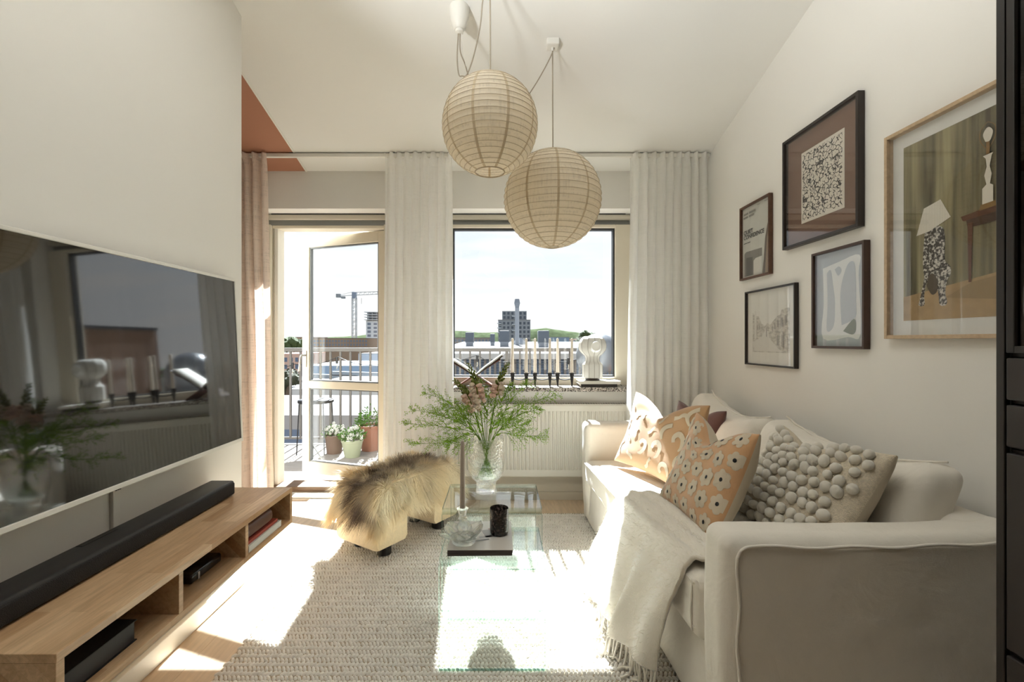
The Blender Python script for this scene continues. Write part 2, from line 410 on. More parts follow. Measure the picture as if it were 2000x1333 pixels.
# window wall: pieces around the door and the window
DX0, DX1, WX0, WX1 = -1.80, -0.83, -0.45, 1.02
HEAD, SILLZ = 2.15, 0.80
YO = 3.74
def wallbox(mb, x0, x1, z0, z1): return mb.box(x0, x1, YB, YO, z0, z1)
wb = MB()
wallbox(wb, XS-0.1, DX0, 0-0.1, 2.75); wallbox(wb, DX0, DX1, HEAD, 2.75); wallbox(wb, DX1, WX0, -0.1, 2.75)
wallbox(wb, WX0, WX1, HEAD, 2.75); wallbox(wb, WX0, WX1, -0.1, SILLZ); wallbox(wb, WX1, XR+0.2, -0.1, 2.75)
wb.box(DX0, DX1, YB, YO, -0.3, -0.0)
wall_back = struct(wb.build('wall_back', WALL))
struct(MB().box(XR, XR+0.2, YR, YO, -0.1, 3.4).build('wall_right', WALL))
def partition(x0, x1, y0, y1):
    mb = MB(); ys = [y0, 0.9, y1]
    for a, b in zip(ys, ys[1:]):
        za, zb = ceil_z(a)+0.03, ceil_z(b)+0.03
        mb.add([(x0,a,-.05),(x1,a,-.05),(x1,b,-.05),(x0,b,-.05),(x0,a,za),(x1,a,za),(x1,b,zb),(x0,b,zb)],
               [(0,3,2,1),(4,5,6,7),(0,1,5,4),(1,2,6,5),(2,3,7,6),(3,0,4,7)])
    return mb
struct(partition(XP, XL, YR, YE).build('wall_left', WALL))
struct(MB().box(XS-0.2, XS, YR, YO, -0.1, 3.4).build('wall_side_room', WALL))
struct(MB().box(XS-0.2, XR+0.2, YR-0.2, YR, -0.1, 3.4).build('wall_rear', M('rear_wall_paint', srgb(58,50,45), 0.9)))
struct(MB().box(XL, XL+0.022, YR+.02, YE+0.002, 0.0, 0.075).build('baseboard_left', WHITE, bevel=0.003))
# two-step skirting box under the radiator
bb = MB().box(DX1, XR, YB-0.022, YB, 0, 0.06); bb.box(DX1, XR, YB-0.014, YB, 0.06, 0.19)
struct(bb.build('baseboard_back', M('skirting_paint', srgb(214,204,186), 0.6), bevel=0.003))
struct(MB().box(XR-0.014, XR, 0.96, YB-0.03, 0, 0.08).build('baseboard_right', WHITE, bevel=0.003))

# window: fixed pane in a cream frame, dark gasket
win = thing('window_1', 'large fixed window with cream frame above the granite sill', 'window', ((WX0+WX1)/2, 3.6, SILLZ)); struct(win)
GX0, GX1, GZ0, GZ1 = -0.36, 0.895, 0.893, 2.045
FY0, FY1 = 3.57, 3.68
def frame4(x0, x1, z0, z1, gx0, gx1, gz0, gz1, y0, y1):
    return [MB().box(x0, gx0, y0, y1, z0, z1), MB().box(gx1, x1, y0, y1, z0, z1), MB().box(gx0, gx1, y0, y1, gz1, z1), MB().box(gx0, gx1, y0, y1, z0, gz0)]
for m, nm in zip(frame4(WX0, WX1, SILLZ+0.02, 2.068, GX0, GX1, GZ0, GZ1, FY0, FY1), ('jamb', 'jamb', 'head_rail', 'bottom_rail')):
    m.build(nm, CREAM, win, bevel=0.004)
for m in frame4(GX0-0.002, GX1+0.002, GZ0-0.002, GZ1+0.002, GX0+0.011, GX1-0.011, GZ0+0.011, GZ1-0.011, 3.60, 3.655): m.build('gasket', DARKM, win)
MB().box(GX0, GX1, 3.635, 3.641, GZ0, GZ1).build('pane', PANE, win)
# inner head board and roller blind cassette, for window and door alike
def blind(x0, x1, label):
    t = thing('roller_blind', label, 'blind', ((x0+x1)/2, 3.6, 2.07), 'rolled-up blinds at the openings')
    MB().box(x0+0.005, x1-0.005, 3.565, 3.70, 2.108, 2.143).build('head_board', M('blind_cassette', srgb(214,206,190), 0.5), t, bevel=0.003)
    MB().box(x0+0.012, x1-0.012, 3.60, 3.69, 2.068, 2.109).build('bottom_bar', M('blind_bar', srgb(146,148,146), 0.45, 0.2), t, bevel=0.002)
    MB().tube([(x0+0.05, 3.562, 2.146), (x1-0.05, 3.562, 2.146)], 0.0035, 6).build('cord_rail', DARKM, t)
    return t
blind(WX0, WX1, 'rolled-up grey blind in the head of the window')
blind(DX0, DX1, 'rolled-up grey blind above the open balcony door')

# granite sill
GRAN, n_, l_, b_ = newmat('granite'); b_.inputs['Roughness'].default_value = 0.3
vv = n_.new('ShaderNodeTexVoronoi'); vv.inputs['Scale'].default_value = 150; l_.new(coords(n_, l_), vv.inputs['Vector'])
cr_ = n_.new('ShaderNodeValToRGB'); cr_.color_ramp.interpolation = 'CONSTANT'; e_ = cr_.color_ramp.elements
e_[0].color = rgba(srgb(70,64,58)); e_[1].position = 0.3; e_[1].color = rgba(srgb(196,188,178)); q_ = e_.new(0.62); q_.color = rgba(srgb(150,138,128)); q_ = e_.new(0.85); q_.color = rgba(srgb(226,220,212))
sp_ = n_.new('ShaderNodeSeparateColor'); l_.new(vv.outputs['Color'], sp_.inputs[0]); l_.new(sp_.outputs[0], cr_.inputs[0]); l_.new(cr_.outputs[0], b_.inputs['Base Color'])
struct(MB().box(WX0+0.002, WX1-0.01, 3.375, 3.568, SILLZ+0.001, 0.832).build('window_sill', GRAN, bevel=0.003))
SZ = 0.8325     # top of sill

# balcony door: frame, threshold and an outward leaf ajar
dfr = thing('door_frame', 'cream frame and threshold of the balcony door', 'door frame', ((DX0+DX1)/2, 3.6, 0)); struct(dfr)
MB().box(DX0, DX0+0.04, FY0, 3.72, 0.0, 2.068).build('jamb', CREAM, dfr, bevel=0.004)
MB().box(DX0+0.04, DX0+0.078, 3.61, 3.72, 0.05, 2.06).build('stop', WHITE, dfr, bevel=0.004)
MB().box(DX0+0.048, DX0+0.054, 3.602, 3.612, 0.05, 2.06).build('seal', M('seal_grey', srgb(190,182,168), 0.6), dfr)
MB().box(DX1-0.06, DX1, FY0, 3.72, 0.0, 2.068).build('jamb', CREAM, dfr, bevel=0.004)
MB().box(DX0+0.04, DX1-0.06, 3.60, 3.72, 2.045, 2.068).build('head', CREAM, dfr, bevel=0.003)
MB().box(DX0+0.04, DX1-0.06, 3.56, 3.74, 0.0, 0.05).build('threshold', M('threshold_wood', srgb(120,92,66), 0.6, var=0.15, vs=20, stretch=(0.4,4,4)), dfr, bevel=0.006)
MB().box(DX0+0.02, DX1-0.01, 3.44, 3.56, 0.0, 0.012).build('floor_trim', WHITE, dfr, bevel=0.003)

LW, LT = 0.82, 0.055
LA = R(20.0)
HX, HY = -0.893, 3.635
ux = Vector((-math.cos(LA), math.sin(LA), 0)); un = Vector((math.sin(LA), math.cos(LA), 0)); uz = Vector((0, 0, 1))
def leaf(mb, a0, a1, z0, z1, d0=0.0, d1=LT):
    c = Vector((HX, HY, 0))+ux*(a0+a1)/2+un*(d0+d1)/2+uz*(z0+z1)/2
    return mb.obox(c, ux*(a1-a0)/2, un*(d1-d0)/2, uz*(z1-z0)/2)
door = thing('door_1', 'glazed balcony door standing ajar outwards with cream stiles', 'door', (HX, HY, 0.06)); struct(door)
z0, z1, zm0, zm1 = 0.06, 2.04, 0.775, 0.835
leaf(MB(), 0, 0.065, z0, z1).build('stile', CREAM, door, bevel=0.005)
leaf(MB(), LW-0.07, LW, z0, z1).build('stile', CREAM, door, bevel=0.005)
leaf(MB(), 0.065, LW-0.07, z1-0.085, z1).build('top_rail', CREAM, door, bevel=0.005)
leaf(MB(), 0.065, LW-0.07, z0, z0+0.10).build('bottom_rail', CREAM, door, bevel=0.005)
leaf(MB(), 0.065, LW-0.07, zm0, zm1).build('middle_rail', CREAM, door, bevel=0.005)
for (a, b) in ((z0+0.10, zm0), (zm1, z1-0.085)):
    leaf(MB(), 0.06, LW-0.06, a-0.005, b+0.005, 0.024, 0.030).build('pane', PANE, door)
    for (p, q, r, s) in ((0.065, 0.077, a, b), (LW-0.082, LW-0.07, a, b), (0.077, LW-0.082, a, a+0.010), (0.077, LW-0.082, b-0.010, b)):
        leaf(MB(), p, q, r, s, 0.012, 0.042).build('gasket', GREYM, door)
hp = Vector((HX, HY, 0))+ux*(LW-0.035)
h = leaf(MB(), LW-0.05, LW-0.022, 0.95, 1.09, -0.008, 0.0).build('handle_plate', M('satin_steel', srgb(176,172,165), 0.3, 0.9), door, bevel=0.003)
p0 = hp+uz*1.05
MB().tube([p0, p0-un*0.045, p0-un*0.05+ux*0.004-uz*0.01, p0-un*0.05+ux*0.02-uz*0.115, p0-un*0.045+ux*0.03-uz*0.13], 0.0085, 10).build('handle', bpy.data.materials['satin_steel'], h, smooth=50)
# folding stay at the foot of the leaf
MB().tube([Vector((HX,HY,0))+ux*(LW-0.075)+un*0.03+uz*0.30, Vector((HX,HY,0))+ux*(LW-0.14)+un*0.09+uz*0.15], 0.006, 6).build('door_stay', GREYM, door)

# radiator
rad = thing('radiator', 'white panel radiator under the window sill', 'radiator', (0.36, YB-0.05, 0.18))
RX0, RX1, RZ0, RZ1, RY = -0.36, 0.95, 0.185, 0.705, YB-0.075
RADW = M('radiator_enamel', srgb(232,226,212), 0.35)
MB().box(RX0, RX1, RY, YB-0.012, RZ0, RZ1).build('panel', RADW, rad, bevel=0.006)
nr = 44
for i in range(nr):
    x = RX0+0.05+(RX1-RX0-0.1)*i/(nr-1)
    m = MB(); m.tube([(x, RY+0.001, RZ0+0.055), (x, RY-0.0035, RZ0+0.075), (x, RY-0.0035, RZ1-0.065), (x, RY+0.001, RZ1-0.045)], 0.0085, 8)
    m.build('rib', RADW, rad, smooth=60)
m = MB().box(RX0+0.004, RX1-0.004, RY+0.004, YB-0.016, RZ1, RZ1+0.006).build('top_grille', RADW, rad)
for i in range(70):
    x = RX0+0.02+(RX1-RX0-0.04)*i/69
    MB().box(x-0.004, x+0.004, RY+0.01, RY+0.05, RZ1+0.006, RZ1+0.010).build('fin', M('radiator_slot', srgb(150,142,128), 0.5) if i == 0 else bpy.data.materials['radiator_slot'], rad)
MB().box(RX1-0.03, RX1+0.004, RY-0.004, YB-0.012, RZ0-0.004, RZ1+0.008).build('side_cover', RADW, rad, bevel=0.004)
MB().tube([(RX0-0.05, YB-0.05, 0.23), (RX0, YB-0.05, 0.23)], 0.02, 12).build('thermostat', WHITE, rad, smooth=40)
for x in (RX0+0.15, RX1-0.15): MB().box(x-0.02, x+0.02, YB-0.02, YB-0.001, RZ0+0.05, RZ1-0.05).build('bracket', WHITE, rad)

# ------------------------------------------------------------------ curtains and rail
YC = 3.235
rail = thing('curtain_rail', 'long white curtain rail fixed to the sloping ceiling', 'curtain rail', (-0.2, YC, 2.45))
zr = ceil_z(YC)
MB().box(-2.5, XR-0.01, YC-0.016, YC+0.010, zr-0.030, zr-0.004).build('track', WHITE, rail, bevel=0.003)
for x in (-1.44, -0.75, 0.25, 1.0): MB().box(x-0.02, x+0.02, YC-0.012, YC+0.008, zr-0.006, zr+0.003).build('clip', GREYM, rail)
def curtain(name, label, x0t, x1t, x0b, x1b, zb, folds, amp, mat, seed, dip=None):
    t = thing(name, label, 'curtain', ((x0b+x1b)/2, YC, max(zb, 0)))
    rr = random.Random(seed); ph = [rr.uniform(-0.5, 0.5) for _ in range(folds+2)]; am = [rr.uniform(0.55, 1.3) for _ in range(folds+2)]
    ztop = zr-0.012; zh = ztop-0.085
    def pos(u, w):     # w: 0 top of cloth, 1 hem
        z = zh+(zb-zh)*w
        e = u+0.010*math.sin(u*folds*1.7+3*w+seed)*w
        x = (x0t+(x1t-x0t)*e)*(1-w)+(x0b+(x1b-x0b)*e)*w
        i = min(int(u*folds), folds); g = u*folds-i
        a = am[i]*(1-g)+am[i+1]*g
        pz = ph[i]*(1-g)+ph[i+1]*g
        k = 0.55+0.45*math.sin(min(w*4, 1)*PI/2)
        y = YC-0.012+amp*a*k*math.sin(2*PI*u*folds+pz*1.2+0.5*w*math.sin(seed+u*9))
        y += 0.006*nz3((u*6+seed, w*3, 0), 1.0)
        x += 0.25*amp*math.cos(2*PI*u*folds*1.0+pz)*k
        return (x, y, z)
    n = folds*14
    MB().grid(pos, n, 46).build('cloth', mat, t, smooth=180)
    def head(u, w):     # pencil-pleat heading band, stiffer and standing proud
        z = ztop+(zh-ztop)*w+(0.007*abs(math.sin(PI*u*folds*1.02+seed)) if w < 0.2 else 0)
        x, y, _ = pos(u, 0)
        y2 = YC-0.018+amp*1.25*(0.8+0.2*w)*math.sin(2*PI*u*folds+0.6*math.sin(7*u+seed))
        return (x, y2*(1-w)+y*w, z)
    MB().grid(head, n, 8).build('heading', mat, t, smooth=180)
    return t
CURTW = sheer('white_sheer', srgb(250,248,243), 0.50, 0.10, 0.02)
CURTB = sheer('blush_linen', srgb(228,212,198), 0.40, 0.03, 0.10)
curtain('curtain', 'blush beige linen curtain left of the balcony door', -2.30, -1.615, -2.28, -1.565, 0.02, 11, 0.034, CURTB, 3)
curtain('curtain', 'white sheer curtain between door and window', -0.795, -0.330, -0.82, -0.325, 0.02, 8, 0.026, CURTW, 5)
curtain('curtain', 'white sheer curtain in the corner behind the sofa', 0.905, XR-0.03, 0.87, XR-0.03, 0.02, 9, 0.030, CURTW, 8)
# ------------------------------------------------------------------ left wall: television, sound bar, bench
tv = thing('television', 'large white-framed television mounted on the left wall', 'television', (XL+0.03, 1.46, 0.71))
TY0, TY1, TZ0, TZ1 = 0.80, 2.115, 0.715, 1.452
def tvx(z): return XL+0.050+0.034*(TZ1-z)/(TZ1-TZ0)     # hangs a little tilted, the foot further out
def tvbox(y0, y1, z0, z1, d0, d1):
    m = MB(); P = []
    for z in (z0, z1):
        for (y, d) in ((y0, d0), (y1, d0), (y1, d1), (y0, d1)): P.append((tvx(z)+d, y, z))
    return m.add(P, [(0,1,2,3),(7,6,5,4),(4,5,1,0),(5,6,2,1),(6,7,3,2),(7,4,0,3)])
TVW = M('tv_white_bezel', srgb(232,228,218), 0.35)
SCR, n_, l_, b_ = newmat('tv_screen'); b_.inputs['Base Color'].default_value = (0.006,0.006,0.007,1); b_.inputs['Roughness'].default_value = 0.04; b_.inputs['IOR'].default_value = 2.05
bz = 0.012
for a in ((TY0, TY1, TZ1-bz, TZ1), (TY0, TY1, TZ0, TZ0+bz*1.3), (TY0, TY0+bz, TZ0+bz*1.3, TZ1-bz), (TY1-bz, TY1, TZ0+bz*1.3, TZ1-bz)):
    tvbox(*a, -0.030, 0.0).build('bezel', TVW, tv, bevel=0.002)
tvbox(TY0+bz, TY1-bz, TZ0+bz*1.3, TZ1-bz, -0.026, -0.0035).build('screen', SCR, tv)
tvbox(TY0+0.12, TY1-0.12, TZ0+0.08, TZ1-0.1, -0.048, -0.028).build('back_cover', WHITE, tv)
# cable channel below the set
cc = thing('cable_channel', 'slim white cable channel below the television', 'cable channel', (XL, 1.20, 0.55))
p = at(228, 985, 906*1.238/(975-228)); cy = p.y
MB().box(XL, XL+0.013, cy-0.014, cy+0.014, 0.545, 0.695).build('cover', WHITE, cc, bevel=0.003)
for d in (-0.008, 0.0, 0.007): MB().tube([(XL+0.016, cy+d, 0.688), (XL+0.022, cy+d*1.4, 0.715), (XL+0.016, cy-0.03+d, 0.735)], 0.0035, 6).build('cable', BLACK, cc, smooth=60)

# wall bench of glued oak staves, three open bays
BZ1, BZ0, BX0, BX1, BY0, BY1, BT = 0.539, 0.388, XL+0.001, -0.892, 0.934, 2.0, 0.019
OAK = staves('oak_staves', srgb(226,192,152), srgb(188,146,104), 0.042, 0.36, 0.36)
bench = thing('wall_bench', 'long oak wall-hung media bench with three open bays', 'bench', ((BX0+BX1)/2, 1.45, BZ0))
MB().box(BX0, BX1, BY0, BY1, BZ1-BT, BZ1).build('top', OAK, bench, bevel=0.0015)
MB().box(BX0, BX1, BY0, BY1, BZ0, BZ0+BT).build('bottom', OAK, bench, bevel=0.0015)
MB().box(BX0, BX0+0.012, BY0+BT, BY1-BT, BZ0+BT, BZ1-BT).build('back', OAK, bench)
for (a, b) in ((BY0, BY0+BT), (1.293, 1.311), (1.633, 1.651), (BY1-BT, BY1)):
    MB().box(BX0+0.012, BX1-0.0005, a, b, BZ0+BT, BZ1-BT).build('upright', OAK, bench, bevel=0.001)
MB().box(BX0, BX0+0.03, 1.2, 1.9, BZ0-0.03, BZ0).build('wall_cleat', WHITE, bench)

# sound bar
sb = thing('sound_bar', 'long black sound bar on the oak bench', 'sound bar', (-1.14, 1.4, BZ1))
SX0, SX1, SY0, SY1 = -1.185, -1.085, 0.70, 1.905
SBK = M('soundbar_plastic', srgb(38,36,36), 0.45, bump=0.02, bs=400)
rbox(SX0, SX1, SY0+0.02, SY1, BZ1+0.003, BZ1+0.060, 0.010, 3).build('body', SBK, sb, smooth=60)
GRL, n_, l_, b_ = newmat('speaker_mesh'); b_.inputs['Roughness'].default_value = 0.7; b_.inputs['Base Color'].default_value = rgba(srgb(20,18,18))
v_ = n_.new('ShaderNodeTexVoronoi'); v_.inputs['Scale'].default_value = 420; l_.new(coords(n_, l_), v_.inputs['Vector']); bp_ = n_.new('ShaderNodeBump'); bp_.inputs['Strength'].default_value = 0.5; bp_.inputs['Distance'].default_value = 0.002
l_.new(v_.outputs[0], bp_.inputs['Height']); l_.new(bp_.outputs[0], b_.inputs['Normal'])
rbox(SX1-0.012, SX1+0.003, SY0+0.025, SY1-0.004, BZ1+0.005, BZ1+0.053, 0.006, 3).build('front_grille', GRL, sb, smooth=60)
MB().box(SX0+0.012, SX0+0.030, 1.285, 1.405, BZ1+0.0600, BZ1+0.0612).build('touch_panel', BLACK, sb)
for y in (0.95, 1.75): MB().box(SX0+0.02, SX1-0.02, y-0.02, y+0.02, BZ1, BZ1+0.004).build('foot', BLACK, sb)

# things in the bays
BI = BZ0+BT
def book(name, label, cat, x0, x1, y0, y1, z, h, cover, pages, group=None, spine='x1', bev=0.0):
    t = thing(name, label, cat, ((x0+x1)/2, (y0+y1)/2, z), group); c = 0.0022
    MB().box(x0, x1, y0, y1, z, z+c).build('cover', cover, t); MB().box(x0, x1, y0, y1, z+h-c, z+h).build('cover', cover, t)
    sp = {'x1': (x1-c, x1, y0, y1), 'x0': (x0, x0+c, y0, y1), 'y0': (x0, x1, y0, y0+c), 'y1': (x0, x1, y1-c, y1)}[spine]
    MB().box(*sp, z+c, z+h-c).build('spine', cover, t)
    i = 0.004
    bx = [x0+i, x1-i, y0+i, y1-i]
    bx[{'x0': 0, 'x1': 1, 'y0': 2, 'y1': 3}[spine]] = {'x0': x0+c, 'x1': x1-c, 'y0': y0+c, 'y1': y1-c}[spine]
    MB().box(*bx, z+c, z+h-c).build('pages', pages, t)
    return t
PAGES = M('book_pages', srgb(226,216,196), 0.9, var=0.06, vs=300, stretch=(0.1,0.1,4))
LBROWN = M('brown_leather', srgb(92,58,44), 0.35, bump=0.05, bs=200)
RED = M('red_cloth', srgb(160,66,48), 0.7); PALE = M('pale_grey_cloth', srgb(206,202,192), 0.75); BKC = M('black_cloth', srgb(20,19,20), 0.6)
book('book', 'thick pale grey book lowest in the bench bay', 'book', -1.12, -0.900, 1.668, 1.915, BI, 0.024, PALE, PAGES, 'books in the bench bay')
book('book', 'thin red book in the middle of the bench stack', 'book', -1.12, -0.908, 1.665, 1.900, BI+0.0245, 0.012, RED, PAGES, 'books in the bench bay')
lb = thing('leather_binder', 'rounded brown leather binder on top of the bench books', 'binder', (-1.02, 1.76, BI+0.037))
rbox(-1.13, -0.908, 1.668, 1.875, BI+0.0372, BI+0.094, 0.024, 4, wrinkle(0.0015, 20)).build('body', LBROWN, lb, smooth=70)
MB().tube([(-0.93, 1.668, BI+0.066), (-0.93, 1.666, BI+0.066), (-1.0, 1.6655, BI+0.066)], 0.006, 8).build('clasp', BLACK, lb)
sbx = thing('set_top_box', 'flat black set-top box in the middle bench bay', 'set-top box', (-1.0, 1.52, BI))
rbox(-1.12, -0.955, 1.44, 1.60, BI+0.003, BI+0.036, 0.010, 3).build('body', M('gloss_black', srgb(14,14,15), 0.15), sbx, smooth=60)
MB().box(-0.9549, -0.9535, 1.470, 1.478, BI+0.008, BI+0.03).build('badge', M('silver_badge', srgb(190,190,190), 0.3, 0.8), sbx)
for y in (1.46, 1.58): MB().box(-1.1, -0.98, y-0.006, y+0.006, BI, BI+0.004).build('foot', BLACK, sbx)
book('storage_box', 'large black lidded box in the nearest bench bay', 'box', -1.15, -0.925, 0.975, 1.185, BI, 0.052, BKC, M('dark_box_side', srgb(52,48,48), 0.6), None, 'x0')
MB_ = None

# ------------------------------------------------------------------ added fill uplighter, unseen out of frame, brightens the room off the ceiling
ul = thing('added_fill_uplighter', 'added unseen fill uplighter by the near end of the media bench', 'added fill lamp', (-0.98, 0.60, 0))
MB().lathe([(0.14, 0.0), (0.14, 0.012), (0.02, 0.022)], 32, (-0.98, 0.60, 0)).build('base', WHITE, ul, smooth=40)
MB().lathe([(0.011, 0.02), (0.011, 1.74)], 14, (-0.98, 0.60, 0)).build('pole', WHITE, ul, smooth=40)
MB().lathe([(0.02, 1.73), (0.09, 1.745), (0.155, 1.79), (0.175, 1.83), (0.170, 1.83), (0.150, 1.795), (0.085, 1.752), (0.02, 1.738)], 36, (-0.98, 0.60, 0)).build('bowl', WHITE, ul, smooth=60)
ull = bpy.data.lights.new('added_fill_light', 'AREA'); ull.shape = 'DISK'; ull.size = 0.22; ull.energy = 12.0; ull.color = (0.93, 0.97, 1.0); ull.spread = R(100)  # added fill light aimed at the ceiling to lift the shaded room
ulo = bpy.data.objects.new('added_fill_light', ull); COL.objects.link(ulo); ulo.location = (-0.975, 0.61, 1.815); ulo.rotation_euler = Vector((0.80, 0.30, 1.0)).to_track_quat('-Z', 'Y').to_euler(); hang(ulo, ul)

# ------------------------------------------------------------------ pendant lanterns
SHADE = sheer('lantern_linen', srgb(240,231,214), 0.56, 0.0, 0.07)
SEAM = sheer('lantern_seam', srgb(208,192,164), 0.30, 0.0, 0.05)
HOOP = M('lantern_wire', srgb(190,172,144), 0.6)
CORD = M('grey_textile_cord', srgb(168,156,138), 0.8)
def lantern(label, cx, cy, cz, rx, rz, nh, nseam, rot, cord_top, extra, th1):
    t = thing('pendant_lamp', label, 'pendant lamp', (cx, cy, cz))
    th0 = 0.24
    prof = []
    for i in range(nh+1):
        a = th0+(PI-th0-th1)*i/nh
        prof.append((rx*math.sin(a)*(1+0.02*math.cos(2*a)), cz+rz*math.cos(a)/math.cos(th0)))
    fine = []
    for i in range(nh):
        (r0, z0), (r1, z1) = prof[i], prof[i+1]
        for k in range(3): fine.append((r0+(r1-r0)*k/3-0.0022*math.sin(PI*k/3), z0+(z1-z0)*k/3))
    fine.append(prof[-1])
    wob = lambda a, z: 1-0.010*abs(math.cos(nseam*(a-rot)/2))**6*0+0.006*math.sin(3*a+z*9)
    MB().lathe([(r, z) for r, z in fine], 72, (cx, cy, 0), False, False, wob).build('shade', SHADE, t, smooth=180)
    for i in range(0, nh+1):
        r, z = prof[i]
        P = [(cx+(r+0.0006)*wob(2*PI*k/48, z)*math.cos(2*PI*k/48), cy+(r+0.0006)*wob(2*PI*k/48, z)*math.sin(2*PI*k/48), z) for k in range(48)]
        MB().tube(P, 0.0011 if 0 < i < nh else 0.003, 5, closed=True).build('hoop', HOOP, t)
    for s in range(nseam):
        a = rot+2*PI*s/nseam; w = 0.0055
        m = MB()
        def sf(u, v):
            f = v*(len(fine)-1); i = min(int(f), len(fine)-2); g = f-i
            r = fine[i][0]*(1-g)+fine[i+1][0]*g+0.0009; z = fine[i][1]*(1-g)+fine[i+1][1]*g
            b = a+(u-0.5)*2*w/max(r, 0.02); q = r*wob(b, z)
            return (cx+q*math.cos(b), cy+q*math.sin(b), z)
        m.grid(sf, 3, 60).build('seam', SEAM, t, smooth=180)
    ztop = prof[0][1]
    MB().tube([(cx-prof[0][0], cy, ztop), (cx+prof[0][0], cy, ztop)], 0.0025, 6).build('spreader', HOOP, t)
    MB().lathe([(0.016, cz+0.11), (0.020, cz+0.10), (0.020, cz+0.045), (0.016, cz+0.04)], 16, (cx, cy, 0)).build('socket', M('socket', srgb(150,140,125), 0.5), t, smooth=40)
    MB().lathe([(0.013, cz+0.045), (0.018, cz+0.02), (0.030, cz-0.02), (0.028, cz-0.045), (0.016, cz-0.062), (0.002, cz-0.066)], 16, (cx, cy, 0)).build('bulb', M('frosted_bulb', srgb(226,206,180), 0.4), t, smooth=180)
    MB().tube([(cx, cy, cz+0.11), (cx+0.002, cy, cz+0.3), (cx, cy, cord_top)], 0.0032, 8).build('cord', CORD, t, smooth=180)
    extra(t)
    return t
# near lantern: hook further up the slope, cable swagged from the cone-shaped ceiling cup
N = Vector((-0.04, 2.0, 2.098)); hookz = ceil_z(2.0)
cup = Vector((at(897, 20, 2.216).x, 2.216, ceil_z(2.216)))
def ex1(t):
    MB().lathe([(0.048, 0.014), (0.049, -0.004), (0.044, -0.045), (0.032, -0.088), (0.022, -0.098)], 28, cup).build('ceiling_cup', WHITE, t, smooth=40)
    MB().lathe([(0.020, -0.088), (0.020, -0.110), (0.010, -0.116)], 16, cup).build('cord_grip', WHITE, t, smooth=40)
    MB().tube([(N.x, N.y, hookz+0.02), (N.x, N.y, hookz-0.03), (N.x+0.012, N.y, hookz-0.04)], 0.004, 8).build('ceiling_hook', WHITE, t)
    a = cup+Vector((-0.004, 0, -0.11))
    P = [a, a+Vector((-0.006, 0, -0.12)), a+Vector((0.002, 0, -0.20)), at(903, 149, 2.15), at(912, 146, 2.14), at(925, 110, 2.12), at(938, 50, 2.06), at(943, 0, 2.03), (N.x-0.005, N.y, hookz-0.03)]
    MB().tube(smoothpath(P, 6), 0.0032, 8).build('swag_cord', CORD, t, smooth=180)
    b = cup+Vector((0.004, 0, -0.11))
    P = [b, at(899, 100, 2.22), at(908, 125, 2.24), at(920, 160, 2.30), at(960, 240, 2.42), at(1000, 230, 2.46), at(1033, 185, 2.44), at(1055, 150, 2.42), at(1075, 112, 2.40), at(1083, 92, 2.395)]
    MB().tube(smoothpath(P, 6), 0.0030, 8).build('swag_cord', CORD, t, smooth=180)
    MB().tube([cup+Vector((0.008, 0, -0.1)), at(905, 100, 2.22), at(910, 130, 2.24)], 0.0012, 6).build('pull_string', WHITE, t)
def smoothpath(P, n=6):
    P = [Vector(p) for p in P]; out = []
    for i in range(len(P)-1):
        p0 = P[max(i-1, 0)]; p1 = P[i]; p2 = P[i+1]; p3 = P[min(i+2, len(P)-1)]
        for k in range(n):
            t = k/n
            out.append(0.5*((2*p1)+(p2-p0)*t+(2*p0-5*p1+4*p2-p3)*t*t+(3*p1-p0-3*p2+p3)*t*t*t))
    out.append(P[-1]); return out
lantern('round linen lantern hanging nearer and higher, partly hiding the other', N.x, N.y, N.z, 0.209, 0.203, 22, 9, R(-108), hookz-0.035, ex1, 0.30)
Fp = Vector((0.275, 2.393, 1.90)); fz = ceil_z(2.393)
def ex2(t):
    q = 0.033
    rbox(Fp.x-q, Fp.x+q, Fp.y-q, Fp.y+q, fz-0.022, fz+0.014, 0.008, 2).build('ceiling_box', WHITE, t, smooth=60)
    MB().tube([(Fp.x, Fp.y, fz-0.02), (Fp.x, Fp.y, fz-0.04)], 0.006, 8).build('cord_grip', WHITE, t)
lantern('round linen lantern hanging lower in front of the window', Fp.x, Fp.y, Fp.z, 0.254, 0.240, 22, 10, R(-90), fz-0.035, ex2, 0.12)
# ------------------------------------------------------------------ sofa
sofa = thing('sofa', 'cream slipcovered two-seat sofa along the right wall', 'sofa', (1.0, 2.1, 0.0))
SA, SB_, AW = 1.22, 3.06, 0.145           # near end, far end, arm width
XF = lambda y: 0.605-0.03*(y-1.22)        # front plane, the sofa stands a touch askew
XBK = 1.42
def skew(fn=None, front=0.605):
    def g(p, n):
        q = fn(p, n) if fn else p
        k = max(0.0, min(1.0, (1.42-q.x)/0.8))
        return Vector((q.x+(XF(q.y)-front)*k, q.y, q.z))
    return g
W1 = wrinkle(0.004, 5.0, 0.35)
# skirted base, reaching almost to the rug
def basefn(p, n):
    q = W1(p, n); k = (0.28-q.z)/0.28
    return q+Vector((-0.012*k if n.x < -0.3 else 0, 0, 0))
rbox(0.625, XBK, SA+0.03, SB_-0.03, 0.022, 0.31, 0.018, 26, skew(basefn)).build('skirted_base', LINEN, sofa, smooth=60)
def arm(y0, y1, side):
    def f(p, n):
        q = p+n*(0.005*nz3(p, 4.5)+0.0022*nz3(p, 14))
        # the top sinks a little towards the middle, swells at the front
        u = (q.x-0.6)/0.8
        if q.z > 0.5: q.z += -0.012*math.sin(min(max(u, 0), 1)*PI)+0.010*u
        if q.z < 0.3 and n.x < -0.3: q.x += 0.012*(0.3-q.z)/0.3
        return q
    return rbox(0.595, XBK+0.02, y0, y1, 0.020, 0.655, 0.042, 24, skew(f), rs=6).build('arm', LINEN, sofa, smooth=60)
